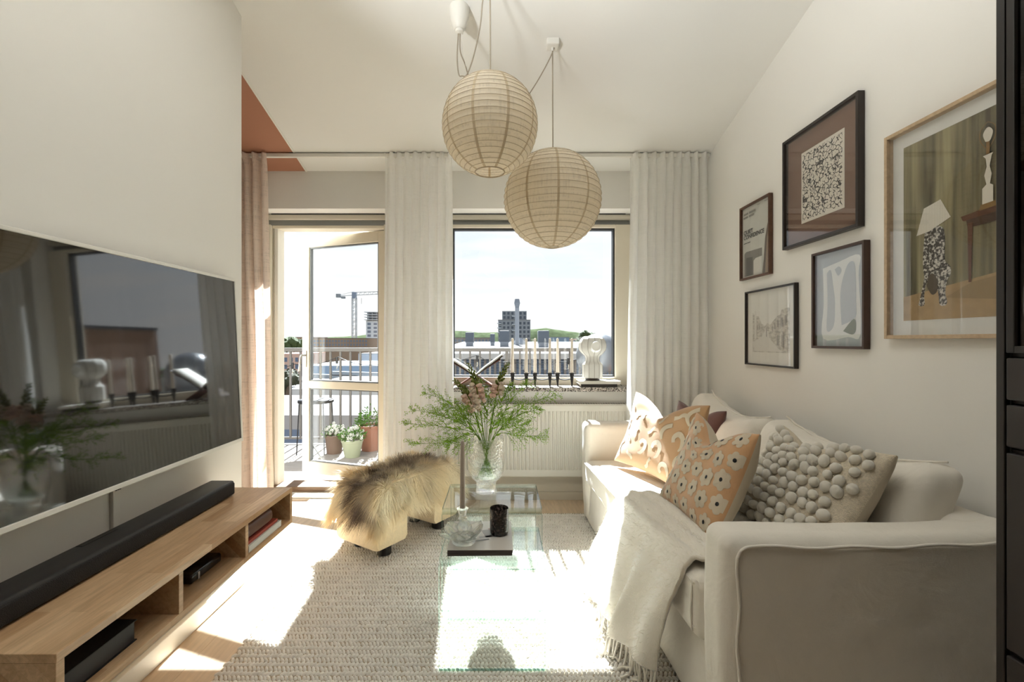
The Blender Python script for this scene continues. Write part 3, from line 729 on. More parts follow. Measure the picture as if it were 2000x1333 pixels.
a1 = arm(SA, SA+AW, -1); a2 = arm(SB_-AW, SB_, 1)
# piping round the outer panel of the near arm
def piping(y, par, off):
    P = []
    for i in range(15): P.append((0.605+0.022+0.004*math.sin(i*1.3), y, 0.03+0.57*i/14))
    for i in range(1, 7): a = PI/2*i/6; P.append((0.627+0.035*(1-math.cos(a)), y, 0.60+0.030*math.sin(a)))
    for i in range(1, 26):
        u = i/25; P.append((0.662+(XBK-0.70)*u, y, 0.630-0.008*math.sin(u*PI)+0.014*u+0.003*math.sin(u*21)))
    MB().tube(P, 0.0042, 6).build('piping', LINEN, par, smooth=180)
piping(SA-0.0035, a1, -1)
P = [(0.592+0.0, SA+0.045+0.002*math.sin(i), 0.03+0.57*i/14) for i in range(15)]
# back frame
def backfn(p, n):
    q = W1(p, n); return q+Vector((0.03*(q.z-0.4), 0, 0))
rbox(1.27, XBK+0.02, SA+0.06, SB_-0.06, 0.25, 0.665, 0.05, 18, backfn, rs=5).build('back_frame', LINEN, sofa, smooth=60)
# one long seat cushion, thicker at the near end
def seatfn(p, n):
    q = Vector(p); k = (3.0-q.y)/1.7
    if q.z > 0.36: q.z += -0.022+0.047*k
    else: q.z += 0.0-0.015*k
    u = (q.y-SA-AW)/(SB_-SA-2*AW); v = (q.x-0.57)/0.75
    if n.z > 0.5: q.z += 0.022*math.sin(min(max(u, 0), 1)*PI)**0.5*math.sin(min(max(v, 0), 1)*PI)**0.6-0.01
    return q+n*(0.005*nz3(p, 5)+0.0018*nz3(p, 17))
seat = rbox(0.585, 1.30, SA+AW-0.004, SB_-AW+0.004, 0.285, 0.455, 0.040, 26, skew(seatfn, 0.605), rs=5).build('seat_cushion', LINEN, sofa, smooth=60)
ys = [SA+AW+0.02+(SB_-SA-2*AW-0.04)*i/30 for i in range(31)]
for zz in (0.315, 0.425):
    MB().tube([(XF(y)-0.0165+0.0015*math.sin(i*1.9)-0.003*(1 if zz > .4 else 0), y, zz+(0.0 if zz < .4 else -0.022+0.047*(3.0-y)/1.7)) for i, y in enumerate(ys)], 0.0038, 6).build('piping', LINEN, seat, smooth=180)
zx = XF(SA+AW)-0.020
MB().tube([(zx-0.0, SA+AW+0.030, 0.30), (zx-0.004, SA+AW+0.032, 0.36), (zx-0.002, SA+AW+0.030, 0.43), (zx+0.006, SA+AW+0.040, 0.452)], 0.0035, 6).build('corner_seam', LINEN, seat, smooth=180)
# two loose back cushions, slumped
def backcush(y0, y1, tilt, zt, xb, seed, lift=0.0):
    def f(p, n):
        u = (p.y-y0)/(y1-y0); v = (p.z-0.44)/(zt-0.44)
        q = Vector(p)
        puff = 0.045*math.sin(min(max(u,0),1)*PI)**0.7*math.sin(min(max(v,0),1)*PI)**0.7
        if n.x < -0.2: q.x -= puff
        q.z += 0.028*(abs(u-0.5)*2)**2*max(v, 0)**2-0.030*math.sin(u*PI)*max(v, 0)**3+lift*(u-0.5)*max(v, 0)
        # gather creases along the top
        if v > 0.6: q += n*0.005*math.sin(u*46+3*math.sin(u*9+seed))*(v-0.6)*2
        q += n*(0.006*nz3(p+Vector((seed,0,0)), 5)+0.002*nz3(p, 18))
        q.x += tilt*(q.z-0.44)
        return q
    c = rbox(xb, xb+0.16, y0, y1, 0.44, zt, 0.055, 18, f, rs=5).build('back_cushion', LINEN, sofa, smooth=60)
    # welt around the top front edge
    P = []
    for i in range(41):
        u = i/40; y = y0+0.03+(y1-y0-0.06)*u
        z = zt-0.006+0.028*(abs(u-0.5)*2)**2-0.030*math.sin(u*PI)+lift*(u-0.5)
        P.append((xb+0.10+tilt*(z-0.44)+0.002*math.sin(i), y, z+0.006))
    MB().tube(P, 0.0042, 6).build('welt', LINEN, c, smooth=180)
    return c
backcush(SA+AW-0.01, 2.195, 0.30, 0.785, 1.13, 1.0, 0.01)
backcush(2.205, SB_-AW+0.01, 0.30, 0.805, 1.10, 4.0, 0.06)
for (x, y) in ((0.70, SA+0.1), (0.70, SB_-0.1), (1.36, SA+0.1), (1.36, SB_-0.1)):
    MB().lathe([(0.02, 0.012 if x < 1 else 0.0), (0.024, 0.03)], 12, (x, y, 0)).build('foot', BLACK, sofa)

# ------------------------------------------------------------------ cushions
class Pil:
    """a stuffed cushion: centre of the bottom edge, width axis a, up axis b (leaning), front normal c"""
    def __init__(s, base, a, lean, w, h, t, chop=0.10, seed=0, chopu=0.0):
        s.o = Vector(base); s.a = Vector((a[0], a[1], a[2] if len(a) > 2 else 0)).normalized()
        n = Vector((0,0,1)).cross(s.a).normalized()            # horizontal, pointing to the back
        s.b = (Vector((0,0,1))*math.cos(R(lean))+n*math.sin(R(lean))).normalized()
        s.b = (s.b-s.a*s.b.dot(s.a)).normalized()
        s.c = s.a.cross(s.b).normalized()
        if s.c.dot(n) > 0: s.c = -s.c
        s.w, s.h, s.t, s.chop, s.seed, s.cu = w, h, t, chop, seed, chopu
    def at(s, u, v, side=1, off=0.0):
        """u,v in -1..1 on the front (side 1) or back (-1)"""
        e = 0.075
        x = s.w/2*u*(1-e*(1-v*v)*abs(u)**2); y = s.h/2*v*(1-e*(1-u*u)*abs(v)**2)+s.h/2
        k = max(0.0, (1-u**4))**0.5*max(0.0, (1-v**4))**0.5
        th = s.t/2*(0.05+0.95*k)*(0.75+0.25*(1-u*u)*(1-v*v))
        d = math.exp(-((u-s.cu)/0.42)**2)*max(0.0, (v+0.35)/1.35)**1.6
        y -= s.chop*d
        th *= (1+0.25*d)
        z = side*th
        fold = 0.006*math.sin(9*math.atan2(v-1.1, (u-s.cu))+s.seed)*max(0, v)**1*k
        z += side*(fold+0.006*nz3((u*2+s.seed, v*2, side), 1.2)*k)
        if off: z += side*off
        bend = -0.02*(1-v*v)+0.015*u*u
        return s.o+s.a*x+s.b*y+s.c*(z+bend)
    def half(s, side, n=34):
        f = lambda i, j: s.at(math.sin((i*2-1)*PI/2), math.sin((j*2-1)*PI/2), side)
        m = MB().grid(f, n, n)
        if side < 0: m.f = [tuple(reversed(q)) for q in m.f]
        return m
    def rim(s, n=30):
        g = [math.sin((i/n*2-1)*PI/2) for i in range(n+1)]
        P = [(u, -1) for u in g]+[(1, v) for v in g[1:]]+[(u, 1) for u in reversed(g[:-1])]+[(-1, v) for v in reversed(g[1:-1])]
        return [(s.at(u, v, 1)+s.at(u, v, -1))/2 for u, v in P], P
    def side(s, n=30):
        g = [math.sin((i/n*2-1)*PI/2) for i in range(n+1)]
        P = [(u, -1) for u in g]+[(1, v) for v in g[1:]]+[(u, 1) for u in reversed(g[:-1])]+[(-1, v) for v in reversed(g[1:-1])]
        m = MB(); N = len(P)
        m.add([s.at(u, v, 1) for u, v in P]+[s.at(u, v, -1) for u, v in P], [(i, N+i, N+(i+1) % N, (i+1) % N) for i in range(N)])
        return m
def cushion(label, P, front, back, name='throw_pillow'):
    t = thing(name, label, 'pillow', P.o, 'scatter cushions on the sofa')
    f = P.half(1).build('front_panel', front, t, smooth=180)
    P.half(-1).build('back_panel', back, t, smooth=180)
    P.side().build('seam_edge', back, t, smooth=180)
    return t, f
def stroke(P, pts, ws, off=0.0022, sub=5):
    """a flat applique band on the front of a cushion; pts in (u,v), widths in metres"""
    q = smoothpath([(a, b, 0) for a, b in pts], sub); n = len(q); m = MB(); vs = []
    for i in range(n):
        d = (q[min(i+1, n-1)]-q[max(i-1, 0)]); d.x *= P.w/2; d.y *= P.h/2; d.normalize()
        g = i/(n-1)*(len(ws)-1); k = min(int(g), len(ws)-2); w = ws[k]*(1-(g-k))+ws[k+1]*(g-k)
        for s_ in (-1, 0, 1):
            u = q[i].x-d.y*w*s_/(P.w/2); v = q[i].y+d.x*w*s_/(P.h/2)
            vs.append(P.at(max(-.985, min(.985, u)), max(-.985, min(.985, v)), 1, off))
    fs = []
    for i in range(n-1):
        for j in range(2): fs.append((i*3+j, i*3+j+1, (i+1)*3+j+1, (i+1)*3+j))
    return m.add(vs, fs)
LINEN2 = weave('natural_canvas', srgb(206,192,168), 1200, 0.3, 0.05)
CARAMEL = weave('caramel_velvet', srgb(196,154,110), 700, 0.3, 0.12, 0.85, 0.5)
APPL = weave('cream_embroidery', srgb(222,206,178), 1600, 0.6, 0.08)
# mauve cushion at the back
pm_ = Pil((1.03, 2.62, 0.495), (0.18, -0.98), 24, 0.44, 0.33, 0.12, 0.09, 2)
MAUVE = weave('mauve_velvet', srgb(98,66,60), 700, 0.2, 0.1, 0.8, 0.5)
cushion('plain mauve-brown cushion peeking out behind the caramel one', pm_, MAUVE, MAUVE)
# caramel cushion with cream comma shapes
pc = Pil((0.765, 2.40, 0.472), (0.27, -0.96), 20, 0.61, 0.42, 0.15, 0.105, 0.4, -0.05)
tc, _ = cushion('caramel velvet cushion with cream comma-shaped applique', pc, CARAMEL, CARAMEL)
def comma(cx, cy, rot, sc=1.0, kind=0):
    ax, ay = 2/pc.w, 2/pc.h; c_, s_ = math.cos(rot), math.sin(rot)
    base = [[(-0.03, -0.05), (0.0, -0.045), (0.03, -0.01), (0.022, 0.028), (-0.012, 0.036), (-0.032, 0.014)], [(-0.045, -0.02), (-0.012, -0.015), (0.01, 0.008), (0.045, 0.022)], [(0.03, 0.045), (-0.01, 0.03), (-0.028, -0.005), (-0.012, -0.05)]][kind]
    pts = [(cx+(x*c_-y*s_)*sc*ax, cy+(x*s_+y*c_)*sc*ay) for x, y in base]
    w = [[0.004, 0.012, 0.015, 0.016, 0.015, 0.012], [0.012, 0.014, 0.010, 0.015], [0.014, 0.015, 0.015, 0.006]][kind]
    stroke(pc, pts, [q*sc for q in w]).build('applique', APPL, tc, smooth=180)
for (u, v, r, s_, k) in ((-0.80, -0.55, 0.3, 0.95, 2), (-0.45, -0.70, 2.2, 0.95, 1), (-0.40, -0.05, 0.8, 0.9, 1), (-0.12, -0.35, 0.0, 1.1, 0), (0.12, -0.72, 0.5, 0.9, 1),
                      (0.26, -0.28, 0.6, 1.15, 0), (0.02, 0.22, 0.4, 1.0, 1), (0.38, 0.20, -0.1, 1.2, 2), (0.70, 0.05, 0.9, 1.15, 0), (0.62, 0.62, 2.9, 1.1, 1), (0.84, 0.66, 0.2, 1.15, 2),
                      (0.55, -0.70, 1.4, 1.0, 0), (0.84, -0.45, 0.4, 1.0, 2), (-0.78, 0.10, 1.2, 0.8, 1), (-0.52, 0.42, 0.2, 0.8, 1), (-0.30, 0.62, 0.9, 0.8, 1), (-0.80, 0.62, 1.9, 0.8, 1), (-0.62, -0.25, 2.0, 0.8, 1), (0.24, 0.62, 0.6, 0.9, 1)):
    comma(u, v, r, s_*0.78, k)
# apricot cushion with daisies
po = Pil((0.715, 1.775, 0.487), (0.02, -1.0), 24, 0.47, 0.40, 0.15, 0.095, 1.3, -0.08)
APRI = weave('apricot_velvet', srgb(206,160,116), 700, 0.25, 0.12, 0.85, 0.5)
to, _ = cushion('apricot cushion with cream black-centred daisies', po, APRI, LINEN2)
DAISY = weave('daisy_embroidery', srgb(214,198,172), 1800, 0.6, 0.08)
def daisy(cu, cv, r, rot):
    m = MB(); n = 36; vs = [po.at(cu, cv, 1, 0.0030)]
    for ring in (0.5, 1.0):
        for i in range(n):
            a = 2*PI*i/n; q = r*ring*(0.66+0.34*abs(math.cos(3*(a+rot)))**0.6)
            vs.append(po.at(max(-.99, min(.99, cu+q*math.cos(a)/(po.w/2))), max(-.99, min(.99, cv+q*math.sin(a)/(po.h/2))), 1, 0.0028 if ring < 1 else 0.0016))
    fs = [(0, 1+i, 1+(i+1) % n) for i in range(n)]+[(1+i, 1+n+i, 1+n+(i+1) % n, 1+(i+1) % n) for i in range(n)]
    d = m.add(vs, fs).build('daisy', DAISY, to, smooth=180)
    m = MB(); vs = [po.at(cu, cv, 1, 0.0055)]
    for i in range(14):
        a = 2*PI*i/14; vs.append(po.at(max(-.99, min(.99, cu+0.0068*math.cos(a)/(po.w/2))), max(-.99, min(.99, cv+0.0075*math.sin(a)/(po.h/2))), 1, 0.0035))
    m.add(vs, [(0, 1+i, 1+(i+1) % 14) for i in range(14)]).build('daisy_eye', BLACK, d, smooth=180)
for i in range(6):
    for j in range(5):
        u = -0.84+i*0.335+(0.06 if j % 2 else -0.04); v = -0.82+j*0.40+(0.05 if i % 2 else -0.03)
        if abs(u) < 0.93 and abs(v) < 0.93: daisy(u, v, 0.033+0.003*((i*3+j) % 3), i*0.7+j)
# pompom cushion
pp = Pil((0.945, 1.600, 0.492), (0.05, -1.0), 34, 0.50, 0.40, 0.17, 0.055, 2.2, -0.25)
LOOPF = M('boucle_ground', srgb(216,202,178), 0.95, var=0.12, vs=160, bump=0.8, bs=380)
tp, _ = cushion('cream cushion covered in rows of wool pompoms', pp, LOOPF, LINEN2)
POM = M('pompom_wool', srgb(238,230,214), 1.0, var=0.06, vs=60, bump=0.5, bs=260, sheen=0.6)
mb = MB().ball((0,0,0), 1.0, 14, 10)
pme = bpy.data.meshes.new('pompom'); pme.from_pydata([tuple(Vector(v)*(1+0.05*nz3(v, 3))) for v in mb.v], [], mb.f); pme.materials.append(POM); pme.shade_smooth()
rr = random.Random(4)
for j in range(10):
    for i in range(11):
        u = -0.92+i*0.184+(0.07 if j % 2 else 0)+rr.uniform(-.025, .025); v = -0.90+j*0.198+rr.uniform(-.03, .03)
        if u > 0.95 or u > 0.80 and v < 0.1: continue
        p = pp.at(u, v, 1, 0.010); r = rr.uniform(0.0150, 0.0180)
        o = link('pompom', pme, None, tp, loc=p); o.scale = (r, r*rr.uniform(0.85, 1.1), r*rr.uniform(0.9, 1.25)); o.rotation_euler = (rr.uniform(-.6, .6), rr.uniform(-.6, .6), rr.uniform(0, 3))

# ------------------------------------------------------------------ mohair throw
MOH = weave('mohair', srgb(238,229,212), 500, 0.5, 0.06, 1.0, 0.9, wr=0.2)
throw = thing('mohair_throw', 'fluffy cream mohair throw with fringes hanging over the sofa seat', 'throw', (0.6, 1.75, 0.48))
CG = [[(0.98,1.93,.502), (0.98,1.75,.505), (0.98,1.58,.508), (0.98,1.395,.512)],
      [(0.80,1.96,.502), (0.80,1.76,.507), (0.80,1.58,.510), (0.80,1.395,.515)],
      [(0.67,2.05,.498), (0.67,1.80,.505), (0.67,1.60,.508), (0.67,1.405,.512)],
      [(0.578,2.13,.470), (0.578,1.85,.478), (0.58,1.63,.485), (0.588,1.425,.492)],
      [(0.545,2.19,.40), (0.545,1.88,.40), (0.550,1.66,.40), (0.558,1.45,.41)],
      [(0.505,2.20,.30), (0.50,1.86,.30), (0.505,1.66,.30), (0.535,1.49,.31)],
      [(0.455,2.18,.20), (0.455,1.80,.20), (0.455,1.66,.19), (0.520,1.525,.19)],
      [(0.413,2.14,.115), (0.42,1.82,.10), (0.428,1.66,.085), (0.512,1.555,.08)]]
def cubic(P, t):
    n = len(P)-1; f = t*n; i = min(int(f), n-1); t = f-i
    p0 = Vector(P[max(i-1,0)]); p1 = Vector(P[i]); p2 = Vector(P[i+1]); p3 = Vector(P[min(i+2,n)])
    return 0.5*((2*p1)+(p2-p0)*t+(2*p0-5*p1+4*p2-p3)*t*t+(3*p1-p0-3*p2+p3)*t*t*t)
def throwpt(t, s):
    p = cubic([cubic(row, t) for row in CG], s)
    h = max(0.0, (s-0.42)/0.58)
    p.x += -0.016*h*math.sin(t*2*PI*3.3+1+s)+0.010*h*nz3((t*6, s*5, 2), 1)
    p.y += 0.02*h*math.sin(t*9+2)
    p.z += 0.006*nz3((t*5, s*7, 9), 1.2)*(1-h)+0.004*math.sin(s*70+5*t)*(1-h)*min(1, s*6)
    return p
MB().grid(throwpt, 60, 80).build('cloth', MOH, throw, smooth=180, solid=0.014)
rr = random.Random(11)
for i in range(44):
    t = (i+0.5)/44; p = throwpt(t, 1.0); L = rr.uniform(0.09, 0.13)
    dx, dy = rr.uniform(-.03, .02), rr.uniform(-.025, .025)
    P = [p+Vector((0,0,0.01)), p+Vector((dx*.3, dy*.4, -0.035)), p+Vector((dx*.8, dy*.2, -0.07))]
    P.append(Vector((p.x+dx*1.2, p.y+dy, max(0.022, p.z-L))))
    if p.z-L < 0.022: P.append(Vector((p.x+dx*1.5-0.02, p.y+dy*1.6, 0.021)))
    MB().tube(smoothpath(P, 4), [0.0044]*(4*(len(P)-1))+[0.0034], 5).build('fringe', MOH, throw, smooth=180)
# long soft hairs standing off the surface
fz = MB(); rr = random.Random(5)
for i in range(5200):
    t, s = rr.random(), rr.random()
    p = throwpt(t, s); a = throwpt(min(t+.01, 1), s)-throwpt(max(t-.01, 0), s); b = throwpt(t, min(s+.01, 1))-throwpt(t, max(s-.01, 0))
    n = a.cross(b).normalized()
    if n.z < -0.2 or n.x > 0.5: n = -n
    d = (n+Vector((rr.uniform(-1, 1), rr.uniform(-1, 1), rr.uniform(-1, .6)))*1.1).normalized(); L = rr.uniform(0.012, 0.026)
    p = p+n*0.006; q = p+d*L*0.5; e = p+d*L+Vector((0,0,-L*0.25)); w = d.orthogonal().normalized()*0.0005
    fz.add([p-w, p+w, q+w*.8, q-w*.8, e], [(0,1,2,3), (3,2,4)])
fz.build('fuzz', MOH, throw)['kind'] = 'stuff'

# ------------------------------------------------------------------ black cabinet in the right foreground
cab = thing('cabinet', 'tall black cabinet with glazed upper door at the right edge', 'cabinet', (1.25, 0.45, 0))
CB = M('black_stained_wood', srgb(30,25,23), 0.42, bump=0.04, bs=50, stretch=(6,6,0.6)); CB2 = M('black_panel', srgb(44,38,36), 0.5, bump=0.03, bs=60, stretch=(6,6,0.6))
CX, CY0, CY1 = 1.017, 0.05, 0.950
MB().box(CX+0.012, XR-0.002, CY1-0.018, CY1, 0.0, 2.6).build('side_panel', CB, cab, bevel=0.001)
MB().box(CX+0.012, XR-0.002, CY0, CY0+0.018, 0.0, 2.6).build('side_panel', CB, cab, bevel=0.001)
MB().box(XR-0.014, XR-0.002, CY0+0.018, CY1-0.018, 0.02, 2.58).build('back_panel', CB, cab)
MB().box(CX, CX+0.012, CY1-0.016, CY1, 0.0, 2.6).build('stile', CB, cab, bevel=0.0015)
for z in (0.0, 0.535, 0.94, 1.045, 1.138, 2.58): MB().box(CX+0.014, XR-0.014, CY0+0.018, CY1-0.018, z, z+0.012).build('shelf', CB, cab)
def front(name, z0, z1, mat, pull=False):
    d = MB().box(CX, CX+0.018, CY0+0.012, CY1-0.0185, z0, z1).build(name, mat, cab, bevel=0.003)
    if pull: MB().box(CX-0.02, CX-0.008, 0.4, 0.62, (z0+z1)/2-0.005, (z0+z1)/2+0.005).build('pull', BLACKM, d, bevel=0.003)
    return d
front('drawer', 1.052, 1.136, CB2, True); front('drawer', 0.958, 1.042, CB2, True)
front('door', 0.552, 0.946, CB2, True); front('door', 0.03, 0.540, CB2, True)
gd = MB().box(CX, CX+0.018, CY1-0.034, CY1-0.0185, 1.146, 2.585).build('door', CB, cab, bevel=0.002)
for a in ((CX, CX+0.018, CY0+0.02, CY0+0.06, 1.146, 2.585),): MB().box(*a).build('door_rail', CB, gd)
MB().box(CX, CX+0.018, CY0+0.06, CY1-0.034, 1.146, 1.160).build('door_rail', CB, gd, bevel=0.001); MB().box(CX, CX+0.018, CY0+0.06, CY1-0.034, 2.55, 2.585).build('door_rail', CB, gd)
MB().box(CX+0.007, CX+0.011, CY0+0.06, CY1-0.034, 1.16, 2.55).build('pane', pane('smoked_glass', (0.35,0.32,0.30)), gd)
MB().box(CX+0.03, XR-0.02, CY0+0.03, CY1-0.03, 1.62, 1.632).build('shelf', CB, cab)

# ------------------------------------------------------------------ pictures on the right wall
class Pic:
    def __init__(s, name, label, y0, y1, z0, z1, fw, fd, fmat, lean=0.0):
        """y0 nearer to the window (left in view), y1 nearer to the camera"""
        s.y0, s.y1, s.z0, s.z1, s.lean = y0, y1, z0, z1, lean; s.W = y0-y1; s.H = z1-z0
        s.t = thing(name, label, 'picture', (XR, (y0+y1)/2, z0), 'framed pictures on the right wall')
        for (a, b, c, d, n) in ((0, fw, 0, s.H, 'frame_side'), (s.W-fw, s.W, 0, s.H, 'frame_side'), (fw, s.W-fw, s.H-fw, s.H, 'frame_rail'), (fw, s.W-fw, 0, fw, 'frame_rail')):
            s.bx(a, b, c, d, 0.002, fd).build(n, fmat, s.t, bevel=0.0012)
        s.bx(fw*.5, s.W-fw*.5, fw*.5, s.H-fw*.5, 0.0015, 0.006).build('backing', BLACK, s.t)
        s.fw, s.fd = fw, fd; s.layer = 0.007
    def pt(s, u, v, d): return Vector((XR-d-s.lean*v, s.y0-u, s.z0+v))
    def bx(s, a, b, c, d, e, f):
        return MB().add([s.pt(u, v, q) for q in (e, f) for (u, v) in ((a, c), (b, c), (b, d), (a, d))], [(0,3,2,1),(4,5,6,7),(0,1,5,4),(1,2,6,5),(2,3,7,6),(3,0,4,7)])
    def sheet(s, name, a, b, c, d, mat, par=None):
        o = s.bx(a, b, c, d, s.layer, s.layer+0.0006).build(name, mat, par or s.t); s.layer += 0.0007; return o
    def shape(s, name, pts, mat, par=None):
        n = len(pts); m = MB().add([s.pt(u, v, s.layer) for u, v in pts]+[s.pt(u, v, s.layer+0.0003) for u, v in pts],
            [tuple(range(n, 2*n)), tuple(reversed(range(n)))]+[(i, (i+1) % n, n+(i+1) % n, n+i) for i in range(n)])
        s.layer += 0.00035
        return m.build(name, mat, par or s.t)
    def glass(s): s.bx(s.fw*.8, s.W-s.fw*.8, s.fw*.8, s.H-s.fw*.8, max(s.layer+0.001, s.fd-0.008), max(s.layer+0.001, s.fd-0.008)+0.0018).build('glazing', GLASSF, s.t)
def P_(name, c, **k): return M(name, srgb(*c), 0.85, **k)
WALNUT = M('walnut_frame', srgb(92,62,44), 0.45, var=0.2, vs=12, stretch=(4,4,4)); DARKF = M('dark_frame', srgb(42,34,30), 0.4); OAKFR = M('pale_oak_frame', srgb(188,162,130), 0.5, var=0.12, vs=14, stretch=(5,5,5))
PAPER = P_('art_paper', (228,224,214))
# 1 small poster with lettering
p1 = Pic('picture_frame', 'small walnut-framed poster reading quiet confidence', 2.80, 2.492, 1.532, 1.968, 0.011, 0.024, WALNUT)
pr = p1.sheet('print', 0.01, p1.W-.01, 0.01, p1.H-.01, P_('poster_paper', (206,204,194)))
p1.shape('printed_shape', [(0.215,0.011),(0.297,0.011),(0.297,0.33),(0.285,0.32),(0.262,0.27),(0.243,0.2),(0.232,0.1)], P_('poster_brown', (150,128,104)), pr)
p1.shape('printed_shape', [(0.222,0.011),(0.242,0.011),(0.262,0.20),(0.285,0.29),(0.297,0.30),(0.297,0.33),(0.27,0.285),(0.245,0.21)], P_('poster_dark', (96,80,66)), pr)
p1.shape('printed_shape', [(0.03,0.02),(0.215,0.02),(0.215,0.16),(0.05,0.165),(0.03,0.155)], P_('poster_table', (128,124,116)), pr)
p1.shape('printed_shape', [(0.13,0.02),(0.215,0.02),(0.215,0.115),(0.15,0.112),(0.13,0.10)], P_('poster_light', (218,214,204)), pr)
p1.shape('printed_shape', [(0.05,0.02),(0.12,0.02),(0.12,0.125),(0.05,0.13)], P_('poster_leg', (84,80,76)), pr)
def lettering(pic, txt, u, v, size, mat, par):
    cu = bpy.data.curves.new('lettering', 'FONT'); cu.body = txt; cu.size = size; cu.extrude = 0.0001; cu.offset = 0.0007; cu.space_line = 0.85
    o = bpy.data.objects.new('lettering', cu); COL.objects.link(o)
    dg = bpy.context.evaluated_depsgraph_get(); me = bpy.data.meshes.new_from_object(o.evaluated_get(dg)); bpy.data.objects.remove(o)
    M4 = Matrix(((0,0,-1,0),(-1,0,0,0),(0,1,0,0),(0,0,0,1))); me.transform(M4); me.transform(Matrix.Translation(pic.pt(u, v, pic.layer+0.0003)))
    me.materials.clear(); me.name = 'lettering'; return link('lettering', me, mat, par)
INK = P_('ink', (14,13,12)); INK2 = P_('ink_pale', (140,136,128))
lettering(p1, 'QUIET\nCONFIDENCE', 0.025, 0.268, 0.034, INK, pr)
for (u0, u1, v0, h_, mt_) in ((0.025,0.062,0.214,0.004,INK),(0.066,0.098,0.214,0.004,INK),(0.025,0.075,0.382,0.012,INK2),(0.085,0.15,0.382,0.012,INK2),(0.025,0.075,0.362,0.012,INK2),(0.085,0.14,0.362,0.012,INK2),(0.17,0.20,0.408,0.003,INK2),(0.245,0.28,0.408,0.003,INK2)):
    p1.shape('fine_print', [(u0,v0),(u1,v0),(u1,v0+h_),(u0,v0+h_)], mt_, pr)
p1.glass()
# 2 large dark frame with brown mat and a sheet of black squiggles
p2 = Pic('picture_frame', 'large dark-framed sheet of black squiggles on a brown mat', 2.366, 1.866, 1.632, 2.180, 0.014, 0.030, DARKF)
mt = p2.sheet('mat', 0.013, p2.W-.013, 0.013, p2.H-.013, P_('brown_mat', (122,94,78)))
SQ, n_, l_, b_ = newmat('squiggle_print'); b_.inputs['Roughness'].default_value = 0.85
nw = n_.new('ShaderNodeTexNoise'); nw.inputs['Scale'].default_value = 26; cv = coords(n_, l_, (1,1.0,1)); l_.new(cv, nw.inputs['Vector'])
mxv = n_.new('ShaderNodeMixRGB'); mxv.blend_type = 'ADD'; mxv.inputs[0].default_value = 0.03; l_.new(cv, mxv.inputs[1]); l_.new(nw.outputs['Color'], mxv.inputs[2])
v_ = n_.new('ShaderNodeTexVoronoi'); v_.feature = 'DISTANCE_TO_EDGE'; v_.inputs['Scale'].default_value = 52; l_.new(mxv.outputs[0], v_.inputs['Vector'])
cr_ = n_.new('ShaderNodeValToRGB'); cr_.color_ramp.interpolation = 'CONSTANT'; cr_.color_ramp.elements[0].color = rgba(srgb(40,34,30)); cr_.color_ramp.elements[1].position = 0.075; cr_.color_ramp.elements[1].color = rgba(srgb(222,214,200)); l_.new(v_.outputs['Distance'], cr_.inputs[0])
n2 = n_.new('ShaderNodeTexNoise'); n2.inputs['Scale'].default_value = 60; l_.new(cv, n2.inputs['Vector'])
c2 = n_.new('ShaderNodeValToRGB'); c2.color_ramp.interpolation = 'CONSTANT'; c2.color_ramp.elements[1].position = 0.58; l_.new(n2.outputs[0], c2.inputs[0])
m_ = n_.new('ShaderNodeMixRGB'); m_.inputs[2].default_value = rgba(srgb(222,214,200)); l_.new(c2.outputs[0], m_.inputs[0]); l_.new(cr_.outputs[0], m_.inputs[1]); l_.new(m_.outputs[0], b_.inputs['Base Color'])
sh = p2.sheet('sheet', 0.118, 0.398, 0.105, 0.445, P_('sheet_paper', (222,214,200)), mt)
p2.sheet('squiggle_print', 0.128, 0.385, 0.118, 0.432, SQ, sh)
p2.glass()
# 3 abstract white shapes on grey
p3 = Pic('picture_frame', 'walnut-framed abstract of white bone shapes on grey', 2.149, 1.838, 1.137, 1.572, 0.011, 0.028, M('dark_walnut', srgb(70,48,38), 0.45, var=0.15, vs=14))
pr = p3.sheet('print', 0.010, p3.W-.010, 0.010, p3.H-.010, P_('abstract_grey', (178,182,186)))
WS = P_('abstract_white', (224,224,220))
def blob(pic, pts, mat, par):
    q = smoothpath([(a, b, 0) for a, b in pts+[pts[0]]], 4); pic.shape('printed_shape', [(v.x, v.y) for v in q[:-1]], mat, par)
blob(p3, [(0.05,0.36),(0.15,0.375),(0.262,0.385),(0.258,0.30),(0.268,0.06),(0.20,0.05),(0.05,0.045),(0.055,0.2)], WS, pr)
GR = P_('abstract_shadow', (186,190,194))
blob(p3, [(0.075,0.335),(0.10,0.345),(0.115,0.27),(0.125,0.20),(0.118,0.10),(0.075,0.08),(0.080,0.2)], GR, pr)
blob(p3, [(0.165,0.10),(0.158,0.24),(0.185,0.33),(0.215,0.365),(0.240,0.34),(0.245,0.20),(0.240,0.13)], GR, pr)
blob(p3, [(0.125,0.345),(0.15,0.355),(0.165,0.335),(0.145,0.315)], GR, pr)
blob(p3, [(0.175,0.075),(0.235,0.125),(0.245,0.08),(0.225,0.06)], P_('abstract_olive', (120,124,104)), pr)
p3.glass()
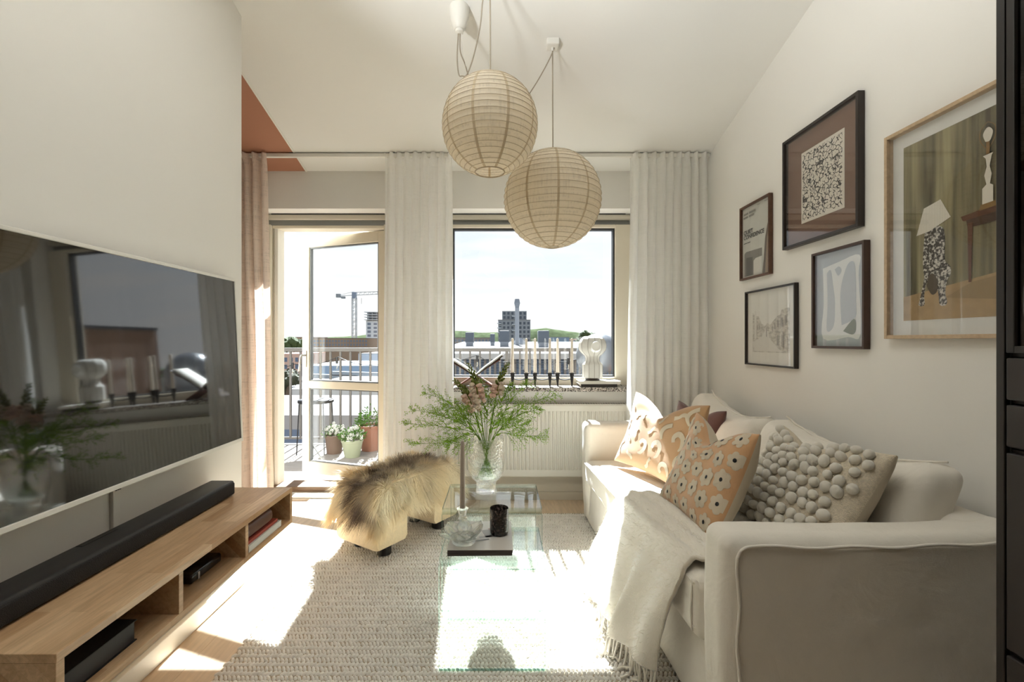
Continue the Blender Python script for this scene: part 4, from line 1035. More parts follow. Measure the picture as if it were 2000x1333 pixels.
# 4 pencil view of a village street
p4 = Pic('picture_frame', 'thin dark-framed pencil drawing of an old street', 2.74, 2.277, 1.033, 1.458, 0.009, 0.024, DARKF)
pr = p4.sheet('print', 0.008, p4.W-.008, 0.008, p4.H-.008, PAPER)
SK, n_, l_, b_ = newmat('pencil_shading'); b_.inputs['Roughness'].default_value = 0.9
nz_ = n_.new('ShaderNodeTexNoise'); nz_.inputs['Scale'].default_value = 30; nz_.inputs['Detail'].default_value = 8; nz_.inputs['Roughness'].default_value = 0.7; l_.new(coords(n_, l_, (1,1,2.4)), nz_.inputs['Vector'])
cr_ = n_.new('ShaderNodeValToRGB'); cr_.color_ramp.elements[0].position = 0.38; cr_.color_ramp.elements[0].color = rgba(srgb(166,158,146)); cr_.color_ramp.elements[1].position = 0.58; cr_.color_ramp.elements[1].color = rgba(srgb(214,208,196)); l_.new(nz_.outputs[0], cr_.inputs[0]); l_.new(cr_.outputs[0], b_.inputs['Base Color'])
PL = P_('pencil_pale', (218,213,203)); PD = P_('pencil_dark', (158,150,140))
b0 = p4.sheet('drawing', 0.06, 0.40, 0.075, 0.33, SK, pr)
p4.shape('printed_shape', [(0.06,0.13),(0.15,0.16),(0.19,0.20),(0.215,0.19),(0.23,0.15),(0.30,0.10),(0.34,0.08),(0.08,0.08)], PL, b0)
p4.shape('printed_shape', [(0.06,0.33),(0.40,0.33),(0.40,0.31),(0.335,0.30),(0.325,0.275),(0.30,0.27),(0.27,0.25),(0.235,0.225),(0.205,0.235),(0.185,0.22),(0.15,0.235),(0.125,0.275),(0.09,0.28),(0.06,0.30)], PAPER, b0)
p4.shape('printed_shape', [(0.08,0.15),(0.10,0.15),(0.10,0.30),(0.09,0.315),(0.08,0.30)], PL, b0)
for (a, b, c, d) in ((0.105,0.115,0.20,0.225), (0.125,0.134,0.20,0.222), (0.255,0.262,0.19,0.215), (0.275,0.283,0.20,0.23), (0.30,0.31,0.21,0.245), (0.33,0.345,0.215,0.255), (0.365,0.38,0.22,0.265), (0.20,0.206,0.16,0.205), (0.30,0.312,0.115,0.165), (0.34,0.355,0.105,0.165)):
    p4.shape('printed_shape', [(a,c),(b,c),(b,d),((a+b)/2,d+0.005),(a,d)], PD, b0)
p4.glass()
# 5 large photograph: spotted dog under a lampshade before an olive curtain
p5 = Pic('picture_frame', 'largest frame, pale oak, photo of a dog wearing a lampshade', 1.738, 1.172, 1.178, 1.930, 0.013, 0.032, OAKFR)
mt = p5.sheet('mat', 0.012, p5.W-.012, 0.012, p5.H-.012, P_('white_mat', (222,220,214)))
OL, n_, l_, b_ = newmat('printed_curtain'); b_.inputs['Roughness'].default_value = 0.8
wv = n_.new('ShaderNodeTexNoise'); wv.inputs['Scale'].default_value = 22; wv.inputs['Detail'].default_value = 3; l_.new(coords(n_, l_, (1,1,0.05)), wv.inputs['Vector'])
cr_ = n_.new('ShaderNodeValToRGB'); cr_.color_ramp.elements[0].position = 0.34; cr_.color_ramp.elements[0].color = rgba(srgb(70,62,42)); cr_.color_ramp.elements[1].position = 0.66; cr_.color_ramp.elements[1].color = rgba(srgb(164,154,116)); l_.new(wv.outputs[0], cr_.inputs[0]); l_.new(cr_.outputs[0], b_.inputs['Base Color'])
a0, a1, c0, c1 = 0.058, p5.W-0.058, 0.065, 0.690
ph = p5.sheet('photo', a0, a1, c0, c1, OL, mt)
p5.shape('printed_shape', [(a0,c0),(a1,c0),(a1,0.215),(a0,0.150)], P_('printed_floor', (170,142,102), var=0.1, vs=30), ph)
p5.shape('printed_shape', [(0.215,0.135),(a1,0.10),(a1,0.205),(0.30,0.175)], P_('printed_carpet', (150,126,88)), ph)
DOG, n_, l_, b_ = newmat('printed_dog'); b_.inputs['Roughness'].default_value = 0.8
dn = n_.new('ShaderNodeTexNoise'); dn.inputs['Scale'].default_value = 120; dn.inputs['Detail'].default_value = 4; l_.new(coords(n_, l_), dn.inputs['Vector'])
cr_ = n_.new('ShaderNodeValToRGB'); cr_.color_ramp.elements[0].position = 0.46; cr_.color_ramp.elements[0].color = rgba(srgb(48,42,38)); cr_.color_ramp.elements[1].position = 0.60; cr_.color_ramp.elements[1].color = rgba(srgb(206,200,190)); l_.new(dn.outputs[0], cr_.inputs[0]); l_.new(cr_.outputs[0], b_.inputs['Base Color'])
blob(p5, [(0.118,0.118),(0.13,0.112),(0.142,0.12),(0.140,0.15),(0.150,0.19),(0.165,0.205),(0.18,0.19),(0.192,0.15),(0.196,0.115),(0.21,0.108),(0.222,0.118),(0.216,0.15),(0.222,0.19),(0.234,0.21),(0.232,0.235),(0.214,0.26),(0.214,0.32),(0.205,0.37),(0.15,0.375),(0.138,0.31),(0.136,0.25),(0.140,0.21),(0.128,0.15)], DOG, ph)
blob(p5, [(0.150,0.18),(0.160,0.215),(0.180,0.215),(0.190,0.18),(0.185,0.155),(0.168,0.15)], P_('printed_shadow', (70,58,44)), ph)
SHD, n_, l_, b_ = newmat('printed_lampshade'); b_.inputs['Roughness'].default_value = 0.8
wv = n_.new('ShaderNodeTexWave'); wv.bands_direction = 'Y'; wv.inputs['Scale'].default_value = 55; l_.new(coords(n_, l_), wv.inputs['Vector']); cr_ = n_.new('ShaderNodeValToRGB'); cr_.color_ramp.elements[0].color = rgba(srgb(202,194,178)); cr_.color_ramp.elements[1].color = rgba(srgb(226,220,206)); l_.new(wv.outputs[0], cr_.inputs[0]); l_.new(cr_.outputs[0], b_.inputs['Base Color'])
p5.shape('printed_shape', [(0.112,0.360),(0.16,0.365),(0.235,0.395),(0.200,0.462),(0.140,0.448)], SHD, ph)
WDT = P_('printed_table', (92,54,36))
p5.shape('printed_shape', [(0.268,0.385),(0.40,0.40),(0.44,0.395),(0.44,0.378),(0.30,0.365),(0.275,0.37)], WDT, ph)
p5.shape('printed_shape', [(0.285,0.37),(0.44,0.378),(0.44,0.35),(0.29,0.345)], P_('printed_table_dark', (62,38,28)), ph)
for (a, b) in ((0.290,0.175), (0.402,0.20)): p5.shape('printed_shape', [(a,0.36),(a+0.016,0.36),(a+0.011,b),(a+0.003,b)], WDT, ph)
LMP = P_('printed_marble', (220,212,196)); BRS = P_('printed_brass', (132,100,54))
p5.shape('printed_shape', [(0.325,0.388),(0.375,0.392),(0.372,0.408),(0.33,0.405)], BRS, ph)
p5.shape('printed_shape', [(0.335,0.405),(0.366,0.407),(0.366,0.455),(0.357,0.462),(0.362,0.49),(0.356,0.515),(0.362,0.545),(0.366,0.552),(0.337,0.55),(0.345,0.54),(0.348,0.515),(0.341,0.49),(0.347,0.462),(0.335,0.452)], LMP, ph)
p5.shape('printed_shape', [(0.346,0.552),(0.357,0.552),(0.356,0.59),(0.347,0.59)], BRS, ph)
blob(p5, [(0.345,0.59),(0.358,0.59),(0.366,0.615),(0.352,0.632),(0.338,0.615)], LMP, ph)
for sg in (-1, 1):
    q = smoothpath([(0.352+sg*0.006,0.57,0),(0.352+sg*0.022,0.60,0),(0.352+sg*0.020,0.63,0),(0.352,0.648,0)], 5)
    p5.shape('printed_shape', [(v.x-0.0012, v.y) for v in q]+[(v.x+0.0012, v.y) for v in reversed(q)], BRS, ph)
p5.glass()
# ------------------------------------------------------------------ rug of braided wool loops
RX0_, RX1_, RY0_, RY1_ = -0.985, 0.88, 1.02, 3.13
RUGB = M('rug_backing', srgb(176,160,136), 0.95)
WOOL = M('rug_wool', srgb(238,232,222), 0.95, var=0.06, vs=14, bump=0.3, bs=500, sheen=0.3)
rug = thing('rug', 'cream braided wool rug with chunky loops under the glass tables', 'rug', ((RX0_+RX1_)/2, (RY0_+RY1_)/2, 0.0))
MB().box(RX0_+0.004, RX1_, RY0_, RY1_-0.004, 0.0005, 0.008).build('backing', RUGB, rug)
def loops():
    rng = np.random.default_rng(3)
    pr, pc_ = 0.0225, 0.0150
    nr_, nc_ = int((RY1_-RY0_)/pr), int((RX1_-RX0_)/pc_)
    # unit half-ellipsoid: 8 sides, 2 rings and a tip
    ns = 8; U = [(math.cos(2*PI*k/ns)*c, math.sin(2*PI*k/ns)*c, z) for c, z in ((1.0, 0.0), (0.78, 0.65)) for k in range(ns)]+[(0, 0, 1.0)]
    U = np.array(U); Fc = [(k, (k+1) % ns, ns+(k+1) % ns, ns+k) for k in range(ns)]+[(ns+k, ns+(k+1) % ns, 2*ns) for k in range(ns)]
    J, I = np.meshgrid(np.arange(nr_), np.arange(nc_), indexing='ij'); J = J.ravel(); I = I.ravel(); n = len(J)
    cx = RX0_+0.008+I*pc_+np.where(J % 2, pc_/2, 0)+rng.normal(0, 0.0008, n)+0.003*np.sin(J*0.9)
    cy = RY0_+0.012+J*pr+rng.normal(0, 0.0010, n)
    ang = np.where(J % 2, 0.62, -0.62)+rng.normal(0, 0.10, n)
    sx = 0.0062*(1+rng.normal(0, 0.06, n)); sy = 0.0132*(1+rng.normal(0, 0.06, n)); sz = 0.0085*(1+rng.normal(0, 0.10, n))
    X = U[None, :, 0]*sx[:, None]; Y = U[None, :, 1]*sy[:, None]; Z = U[None, :, 2]*sz[:, None]
    c, s = np.cos(ang)[:, None], np.sin(ang)[:, None]
    V = np.stack([cx[:, None]+X*c-Y*s, cy[:, None]+X*s+Y*c, 0.0078+Z], -1).reshape(-1, 3)
    m = len(U); quads = np.array([f for f in Fc if len(f) == 4]); tris = np.array([f for f in Fc if len(f) == 3])
    off = (np.arange(n)*m)[:, None, None]
    q = (quads[None]+off).reshape(-1, 4); t = (tris[None]+off).reshape(-1, 3)
    me = bpy.data.meshes.new('loops'); me.vertices.add(len(V)); me.vertices.foreach_set('co', V.astype(np.float32).ravel())
    idx = np.concatenate([q.ravel(), t.ravel()]); me.loops.add(len(idx)); me.loops.foreach_set('vertex_index', idx.astype(np.int32))
    st = np.concatenate([np.arange(len(q))*4, len(q)*4+np.arange(len(t))*3]); me.polygons.add(len(st)); me.polygons.foreach_set('loop_start', st.astype(np.int32))
    me.update(calc_edges=True); me.shade_smooth(); return me
link('wool_loops', loops(), WOOL, rug)['kind'] = 'stuff'
RZ = 0.0155

# ------------------------------------------------------------------ nest of two bent-glass tables
TGL = pane('table_glass', (0.972,0.988,0.979), 1.5); TED = pane('glass_edge', (0.72,0.86,0.80), 1.5); TBN = pane('glass_bend', (0.86,0.93,0.90), 1.5)
def gtable(label, x0, x1, y0, y1, h):
    t = thing('glass_table', label, 'table', ((x0+x1)/2, (y0+y1)/2, RZ), 'nest of glass tables')
    r, th = 0.022, 0.010; z1 = RZ+h
    MB().box(x0+0.001, x1-0.001, y0+r, y1-r, z1-th, z1).build('top', TGL, t)
    MB().box(x0+0.001, x1-0.001, y0, y0+th, RZ, z1-r).build('leg_panel', TGL, t); MB().box(x0+0.001, x1-0.001, y1-th, y1, RZ, z1-r).build('leg_panel', TGL, t)
    for (yc, sg) in ((y0+r, -1), (y1-r, 1)):
        m = MB(); n = 10; P = []
        for i in range(n+1):
            a = PI/2*i/n
            for q in (r, r-th): P += [(x0+0.001, yc+sg*q*math.sin(a), z1-r+q*math.cos(a)), (x1-0.001, yc+sg*q*math.sin(a), z1-r+q*math.cos(a))]
        fs = []
        for i in range(n): b = i*4; c = b+4; fs += [(b, b+1, c+1, c), (b+2, c+2, c+3, b+3)]
        m.add(P, fs).build('bend', TBN, t, smooth=180)
    # polished edges
    for x in (x0, x1-0.001):
        MB().box(x, x+0.001, y0+r, y1-r, z1-th, z1).build('edge', TED, t)
        for y in (y0, y1-th): MB().box(x, x+0.001, y, y+th, RZ, z1-r).build('edge', TED, t)
    for y in (y0, y1-th): MB().box(x0, x1, y, y+th, RZ-0.002, RZ).build('edge', TED, t)
    return t
gtable('taller glass table of the nest, carrying the flower vase', -0.245, 0.184, 1.977, 2.350, 0.435)
gtable('lower glass table of the nest, carrying magazines and tumbler', -0.212, 0.162, 1.625, 1.935, 0.385)
Z1, Z2 = RZ+0.4352, RZ+0.3852

# vase with water
VX, VY = -0.062, 2.215
VG = cutglass('hammered_glass', (0.985,0.99,0.985), 0.42, 0.7, 95)
vase = thing('vase', 'hammered clear glass footed vase on the taller table', 'vase', (VX, VY, Z1))
out_ = [(0.050, 0.0), (0.052, 0.006), (0.047, 0.016), (0.046, 0.035), (0.050, 0.052), (0.070, 0.070), (0.082, 0.098), (0.087, 0.14), (0.088, 0.19), (0.087, 0.245), (0.0875, 0.262)]
inn = [(0.0845, 0.262), (0.0835, 0.245), (0.0845, 0.19), (0.0835, 0.14), (0.078, 0.100), (0.064, 0.076), (0.035, 0.064)]
MB().lathe(out_+inn, 48, (VX, VY, Z1)).build('bowl', VG, vase, smooth=50)
MB().lathe([(0.034, 0.0645), (0.0635, 0.077), (0.0775, 0.101), (0.083, 0.135)], 40, (VX, VY, Z1)).build('water', cutglass('water', (0.97,0.99,0.98), 0.6, 0, 80, 1.33, 0.0), vase, smooth=40)

# magazines, tumbler, candlestick, bowl on the lower table
MAGC = M('magazine_cover', srgb(206,200,192), 0.35); MAGD = M('magazine_edge', srgb(86,76,72), 0.7, var=0.2, vs=200, stretch=(0.1,0.1,6))
def quadbox(c, wx, wy, rot, z0, z1):
    ca, sa = math.cos(rot), math.sin(rot); return MB().obox((c[0], c[1], (z0+z1)/2), (wx/2*ca, wx/2*sa, 0), (-wy/2*sa, wy/2*ca, 0), (0, 0, (z1-z0)/2))
mc = (-0.072, 1.79)
mg = thing('magazine', 'dark-edged magazine lying lowest on the glass table', 'magazine', (mc[0], mc[1], Z2), 'magazines on the glass table')
quadbox(mc, 0.232, 0.262, 0.02, Z2, Z2+0.0095).build('pages', MAGD, mg); quadbox(mc, 0.234, 0.264, 0.02, Z2+0.0095, Z2+0.0105).build('cover', M('dark_cover', srgb(70,62,60), 0.4), mg)
mg = thing('magazine', 'grey-covered magazine on top with faint portrait print', 'magazine', (mc[0]+0.002, mc[1], Z2+0.011), 'magazines on the glass table')
quadbox((mc[0]+0.003, mc[1]+0.002), 0.234, 0.264, 0.005, Z2+0.0106, Z2+0.0200).build('pages', MAGD, mg)
cv_ = quadbox((mc[0]+0.003, mc[1]+0.002), 0.236, 0.266, 0.005, Z2+0.0200, Z2+0.0212).build('cover', MAGC, mg)
for (dx, dy, w, h_, c) in ((0.035, 0.015, 0.05, 0.07, (150,144,138)), (0.045, 0.05, 0.03, 0.03, (176,150,134)), (0.05, 0.042, 0.018, 0.008, (170,80,70)), (0.0, -0.05, 0.07, 0.012, (120,114,110)), (0.02, -0.02, 0.05, 0.02, (168,162,156))):
    quadbox((mc[0]+dx, mc[1]+dy), w, h_, 0.3, Z2+0.0212, Z2+0.0214).build('cover_print', M('cover_tone', srgb(*c), 0.5), cv_)
ZM = Z2+0.0216
tumb = thing('tumbler', 'black speckled ceramic tumbler on the magazines', 'tumbler', (0.0, 1.80, ZM))
CER, n_, l_, b_ = newmat('speckled_glaze'); b_.inputs['Roughness'].default_value = 0.25
v_ = n_.new('ShaderNodeTexNoise'); v_.inputs['Scale'].default_value = 130; v_.inputs['Detail'].default_value = 6; l_.new(coords(n_, l_), v_.inputs['Vector']); cr_ = n_.new('ShaderNodeValToRGB'); cr_.color_ramp.elements[0].position = 0.5; cr_.color_ramp.elements[0].color = rgba(srgb(24,20,20)); cr_.color_ramp.elements[1].position = 0.75; cr_.color_ramp.elements[1].color = rgba(srgb(126,112,104)); l_.new(v_.outputs[0], cr_.inputs[0]); l_.new(cr_.outputs[0], b_.inputs['Base Color'])
MB().lathe([(0.030, 0.0), (0.0345, 0.004), (0.036, 0.02), (0.0365, 0.097), (0.0355, 0.101), (0.0335, 0.098), (0.0325, 0.02), (0.028, 0.008)], 36, (0.0, 1.80, ZM)).build('wall', CER, tumb, smooth=50)
cx_, cy_ = at(903, 1030, 1.86).x, 1.87
CLG = cutglass('clear_glass', (0.98,0.99,0.98), 0.4)
cs = thing('candlestick', 'clear glass candlestick beside the leaf bowl', 'candlestick', (cx_, cy_, ZM))
MB().lathe([(0.030, 0), (0.031, 0.004), (0.012, 0.010), (0.008, 0.018), (0.016, 0.026), (0.018, 0.034), (0.012, 0.042), (0.016, 0.050), (0.019, 0.066), (0.022, 0.070), (0.024, 0.073), (0.014, 0.075)], 28, (cx_, cy_, ZM)).build('glass_body', CLG, cs, smooth=40)
cd = thing('dinner_candle', 'tall taupe dinner candle in the glass candlestick', 'candle', (cx_, cy_, ZM+0.06))
MB().lathe([(0.0112, 0.0752), (0.0108, 0.09), (0.0085, 0.335), (0.006, 0.342), (0.001, 0.345)], 20, (cx_, cy_, ZM)).build('wax', M('taupe_wax', srgb(176,162,146), 0.5), cd, smooth=60)
MB().tube([(cx_, cy_, ZM+0.344), (cx_+0.001, cy_, ZM+0.356)], 0.0012, 5).build('wick', M('wick', srgb(220,210,196), 0.9), cd)
lbx, lby = at(905, 1075, 1.70).x, 1.715
lb = thing('leaf_bowl', 'clear glass candle bowl of spreading leaves on the magazines', 'bowl', (lbx, lby, ZM))
MB().lathe([(0.030, 0.0), (0.042, 0.004), (0.046, 0.022), (0.042, 0.030), (0.030, 0.026), (0.026, 0.010)], 32, (lbx, lby, ZM)).build('base', CLG, lb, smooth=50)
for k in range(9):
    a = 2*PI*k/9+0.2; lay = k % 2; L = 0.086 if lay else 0.076; el = 0.50 if lay else 0.85
    def leafpt(u, v):
        w = 0.030*math.sin(min(1, v*1.02)*PI)**0.7*(1-0.25*v)+0.004*(1-v); r = 0.026+L*v*math.cos(el*(0.6+0.5*v)); z = 0.018+L*v*math.sin(el*(0.6+0.5*v))*0.75
        s = (u-0.5)*2*w; z += 0.25*abs(s)+0.0012*math.sin(u*22)
        return (lbx+r*math.cos(a)-s*math.sin(a), lby+r*math.sin(a)+s*math.cos(a), ZM+z)
    MB().grid(leafpt, 9, 12).build('leaf', CLG, lb, smooth=180, solid=0.0035)

# ------------------------------------------------------------------ bouquet
GST = leafmat('stem_green', srgb(128,158,66), 0.35); GSEED = leafmat('seed_green', srgb(160,192,80), 0.5); GLEAF = leafmat('leaf_green', srgb(156,192,76), 0.5)
BUD = leafmat('bud_green', srgb(150,160,92), 0.4); PETAL = leafmat('blush_petal', srgb(255,230,216), 0.62, 0.05); PETAL2 = leafmat('cream_petal', srgb(255,240,226), 0.62, 0.05)
base_ = Vector((VX, VY, Z1+0.075))
def inside(tip, rim_frac=0.8):
    """stem path: foot in the water, leaning on the rim, arching to the tip"""
    d = Vector((tip.x-VX, tip.y-VY, 0)); L = d.length; d = d.normalized() if L > 1e-5 else Vector((1,0,0))
    f = min(1, L/0.25)
    return [base_-d*0.03*f+Vector((0,0,0.0)), base_+d*0.055*f*rim_frac+Vector((0,0,0.19)), base_+d*(0.055*f+(L-0.055*f)*0.45)+Vector((0,0,0.19+(tip.z-base_.z-0.19)*0.72)), tip]
def octa(m, c, r, d):
    d = d.normalized(); a = d.orthogonal().normalized(); b = d.cross(a)
    m.add([c+d*r*1.5, c+a*r, c+b*r, c-a*r, c-b*r, c-d*r*0.8], [(0,1,2),(0,2,3),(0,3,4),(0,4,1),(5,2,1),(5,3,2),(5,4,3),(5,1,4)])
def sprig(label, tip, seed, nb=26, spread=0.075, dens=13, leafy=False):
    rr = random.Random(seed); t = thing('greenery_sprig', label, 'greenery', base_, 'green sprigs in the vase')
    P = smoothpath(inside(Vector(tip)), 8)
    st = MB().tube(P, [0.0019*(1-0.6*i/(len(P)-1)) for i in range(len(P))], 5)
    sd = MB(); br = MB(); n = len(P)
    for b in range(nb):
        f = 0.46+0.54*(b+rr.random())/nb; i = min(int(f*(n-1)), n-2); p = P[i]; d = (P[i+1]-P[i]).normalized()
        side = Vector((rr.uniform(-1,1), rr.uniform(-1,1), rr.uniform(-.5,.8))); side = (side-d*side.dot(d)).normalized()
        L = spread*(1.15-0.75*(f-0.46)/0.54)*rr.uniform(0.7, 1.25); dr = (d*0.75+side*0.8).normalized()
        q = [p, p+dr*L*0.5, p+dr*L*0.95+Vector((0,0,-L*0.12))]
        br.tube(q, [0.0008, 0.0006, 0.0004], 3, cap=False)
        for k in range(dens):
            g = 0.25+0.75*(k+0.5)/dens; c = q[0]+(q[1]-q[0])*2*g if g < .5 else q[1]+(q[2]-q[1])*(2*g-1)
            s2 = Vector((rr.uniform(-1,1), rr.uniform(-1,1), rr.uniform(-1,1))).normalized(); e = c+(s2*0.8+dr*0.6)*rr.uniform(0.006, 0.013)
            br.add([c, c+Vector((0.0004,0,0.0003)), e], [(0,1,2)])
            octa(sd, e, rr.uniform(0.0017, 0.0028), s2+dr)
    st.build('stem', GST, t, smooth=180); br.build('twigs', GST, t)['kind'] = 'stuff'; sd.build('seed_pods', GSEED, t)['kind'] = 'stuff'
    for k in range(7 if leafy else 4):
        i = int((0.36+0.35*rr.random())*(n-1)); p = P[i]; d = (P[i+1]-P[i]).normalized(); s_ = Vector((rr.uniform(-1,1), rr.uniform(-1,1), rr.uniform(-.2,.6))); s_ = (s_-d*s_.dot(d)).normalized(); L = rr.uniform(0.03, 0.055); w = d.cross(s_)*L*0.14; dd = (d+s_).normalized()
        MB().add([p, p+dd*L*.4+w, p+dd*L, p+dd*L*.4-w, p+dd*L*.45+s_*0.004], [(0,1,4),(1,2,4),(2,3,4),(3,0,4)]).build('leaf', GLEAF, t)
tips = [((800,868),2.30,'lowest sprig drooping left over the stool'), ((792,828),2.22,'sprig reaching farthest left from the vase'), ((800,800),2.30,'upper left sprig with loose seed heads'), ((845,806),2.12,'left sprig arching towards the camera'),
        ((828,768),2.26,'thin high sprig rising to the left'), ((872,870),2.10,'short sprig falling over the left vase rim'), ((868,790),2.34,'left sprig behind the snapdragons'), ((905,800),2.14,'upright short sprig in front of the flowers'),
        ((955,775),2.30,'upright sprig in the middle of the vase'), ((1000,760),2.22,'sprig standing beside the tallest right flower'), ((1035,752),2.30,'upper right sprig before the window sill'), ((1088,772),2.26,'sprig reaching farthest right from the vase'),
        ((1055,800),2.16,'right sprig arching over the radiator'), ((1065,852),2.24,'low right sprig with yellowing tip'), ((1030,830),2.12,'right sprig arching towards the camera'), ((985,815),2.36,'short right sprig at the back of the vase'), ((940,745),2.26,'highest thin sprig between the flowers')]
for i, ((x, y), d, nm) in enumerate(tips):
    sprig('green '+nm, at(x, y, d), 20+i, 36 if abs(x-945) > 40 else 26, 0.085 if abs(x-945) > 40 else 0.06, 12, i % 3 == 0)
def snap(label, tip, seed, n_bud, n_fl):
    rr = random.Random(seed); t = thing('snapdragon', label, 'flower', base_, 'snapdragons in the vase')
    P = smoothpath(inside(Vector(tip), 0.6), 8); n = len(P)
    MB().tube(P, [0.0032*(1-0.55*i/(n-1)) for i in range(n)], 7).build('stem', GST, t, smooth=180)
    seg = [(P[-1]-P[-1-i]).length for i in range(n)]
    def along(dist):
        for i in range(n-1):
            if seg[i] <= dist <= seg[i+1]:
                g = (dist-seg[i])/max(seg[i+1]-seg[i], 1e-6); a = P[-1-i]; b = P[-2-i]; return a+(b-a)*g, (a-b).normalized()
        return P[0].copy(), Vector((0,0,1))
    dist = 0.0; ang = rr.random()*6
    for k in range(n_bud):
        p, d = along(dist); ang += 2.4; r = 0.0036+0.0068*(k/n_bud); dist += 0.0038+0.0020*k/n_bud
        a = d.orthogonal().normalized(); b = d.cross(a); o = a*math.cos(ang)+b*math.sin(ang)
        rot = (d*0.9+o*0.7).normalized().to_track_quat('Z', 'Y').to_matrix()
        MB().ball(p+o*(0.003+r*0.9), r, 7, 5, (0.75,0.75,1.35), rot).build('bud', BUD, t, smooth=180)
    for k in range(n_fl):
        p, d = along(dist); ang += 2.2; dist += 0.0095
        a = d.orthogonal().normalized(); b = d.cross(a); o = a*math.cos(ang)+b*math.sin(ang)
        m = MB(); c = p+o*0.016; G = 1.5
        for (du, dv, rr_, sc) in ((0.004,0.006,0.0080,(1,.7,1.1)), (-0.004,0.006,0.0080,(1,.7,1.1)), (0.007,-0.006,0.0072,(1,.8,.8)), (-0.007,-0.006,0.0072,(1,.8,.8)), (0.0,-0.009,0.0078,(1,.8,.8)), (0,0,0.008,(.8,.8,1))):
            s2 = d.cross(o); q = c+(s2*du+d*dv)*G+o*(0.010 if dv < 0 else 0.004); m.ball(q, G*rr_*rr.uniform(.85,1.1), 8, 6, sc, o.to_track_quat('Z','Y').to_matrix())
        m.v = [tuple(Vector(v)+Vector((nz3(v, 90), nz3(Vector(v)+Vector((3,3,3)), 90), nz3(Vector(v)+Vector((7,1,3)), 90)))*0.0022) for v in m.v]
        m.build('blossom', PETAL if k % 3 else PETAL2, t, smooth=180)
    for k in range(8):
        p, d = along(dist+0.012+0.016*k); ang += 2.4; a = d.orthogonal().normalized(); b = d.cross(a); o = a*math.cos(ang)+b*math.sin(ang); L = 0.035; dd = (d+o*0.8).normalized(); w = dd.cross(o).normalized()*0.0045
        MB().add([p, p+dd*L*.45+w, p+dd*L, p+dd*L*.45-w, p+dd*L*.5+o*0.002], [(0,1,4),(1,2,4),(2,3,4),(3,0,4)]).build('leaf', GLEAF, t)
snap('leftmost and shortest blush snapdragon of the bouquet', at(886, 742, 2.2), 1, 20, 9)
snap('tall blush snapdragon in front of the book stand', at(913, 710, 2.19), 2, 24, 10)
snap('blush snapdragon right of the other two, before the candles', at(994, 709, 2.22), 3, 24, 6)

# ------------------------------------------------------------------ stool with sheepskin
SA_ = Vector((-0.715, 2.555, 0)); SBb = Vector((-0.450, 2.945, 0)); sc_ = (SA_+SBb)/2
la = (SBb-SA_).normalized(); wa = Vector((la.y, -la.x, 0)); FOOT = 0.062
BOUC = M('cream_boucle', srgb(236,212,172), 1.0, var=0.06, vs=50, bump=0.6, bs=170, sheen=0.4)
stool = thing('stool', 'cream boucle arched stool with four black feet', 'stool', sc_)
HL, HW, HT = 0.335, 0.165, 0.425        # half length, half width, height of the arch
def archout(n=10):
    z0 = RZ+FOOT; P = []
    P += [(-HL+0.015, z0), (-HL, z0+0.02), (-HL, HT-0.13)]
    for i in range(1, n+1): a = PI-PI/2*i/n; P.append((-HL+0.13+0.13*math.cos(a), HT-0.13+0.13*math.sin(a)))
    for i in range(1, n+1): a = PI/2-PI/2*i/n; P.append((HL-0.13+0.13*math.cos(a), HT-0.13+0.13*math.sin(a)))
    P += [(HL, z0+0.02), (HL-0.015, z0), (0.125, z0), (0.11, z0+0.02), (0.11, 0.19)]
    for i in range(1, n): a = PI*i/n; P.append((0.11*math.cos(a), 0.19+0.085*math.sin(a)))
    P += [(-0.11, 0.19), (-0.11, z0+0.02), (-0.125, z0)]
    return P
PO = archout()
def sp(l, w, z): return sc_+la*l+wa*w+Vector((0, 0, z))
bm_ = MB(); n = len(PO); ws = [(-HW, 0.90), (-HW+0.012, 0.965), (-HW+0.035, 1.0), (HW-0.035, 1.0), (HW-0.012, 0.965), (HW, 0.90)]
cen = (0.0, 0.30); vs = []
def inset(l, z, k):      # draw the outline in towards the body at the rounded cheeks
    d = (1-k)*0.3
    il = l+(-d*0.35 if (abs(l) > 0.2 and l > 0) else d*0.35 if (l < -0.2) else 0)
    iz = z-(d*0.35 if z > 0.32 else 0)+(d*0.15 if z < 0.1 else 0)
    if abs(l) <= 0.127 and z > 0.1: il = l*(1+d*0.6); iz = z+d*0.25
    return il, iz
for (w, k) in ws:
    for (l, z) in PO:
        a, b = inset(l, z, k); vs.append(sp(a, w, b))
fs = []
for j in range(len(ws)-1):
    for i in range(n): i2 = (i+1) % n; fs.append((j*n+i, j*n+i2, (j+1)*n+i2, (j+1)*n+i))
fs += [tuple(reversed(range(n))), tuple((len(ws)-1)*n+i for i in range(n))]
bm_.add(vs, fs).build('body', BOUC, stool, smooth=50)
for l in (-0.215, 0.215):
    for w in (-0.098, 0.098):
        MB().lathe([(0.033, RZ+0.001), (0.036, RZ+0.004), (0.036, RZ+FOOT+0.01)], 24, sp(l, w, 0)).build('foot', M('black_wood_foot', srgb(26,22,20), 0.45) if 'black_wood_foot' not in bpy.data.materials else bpy.data.materials['black_wood_foot'], stool, smooth=40)
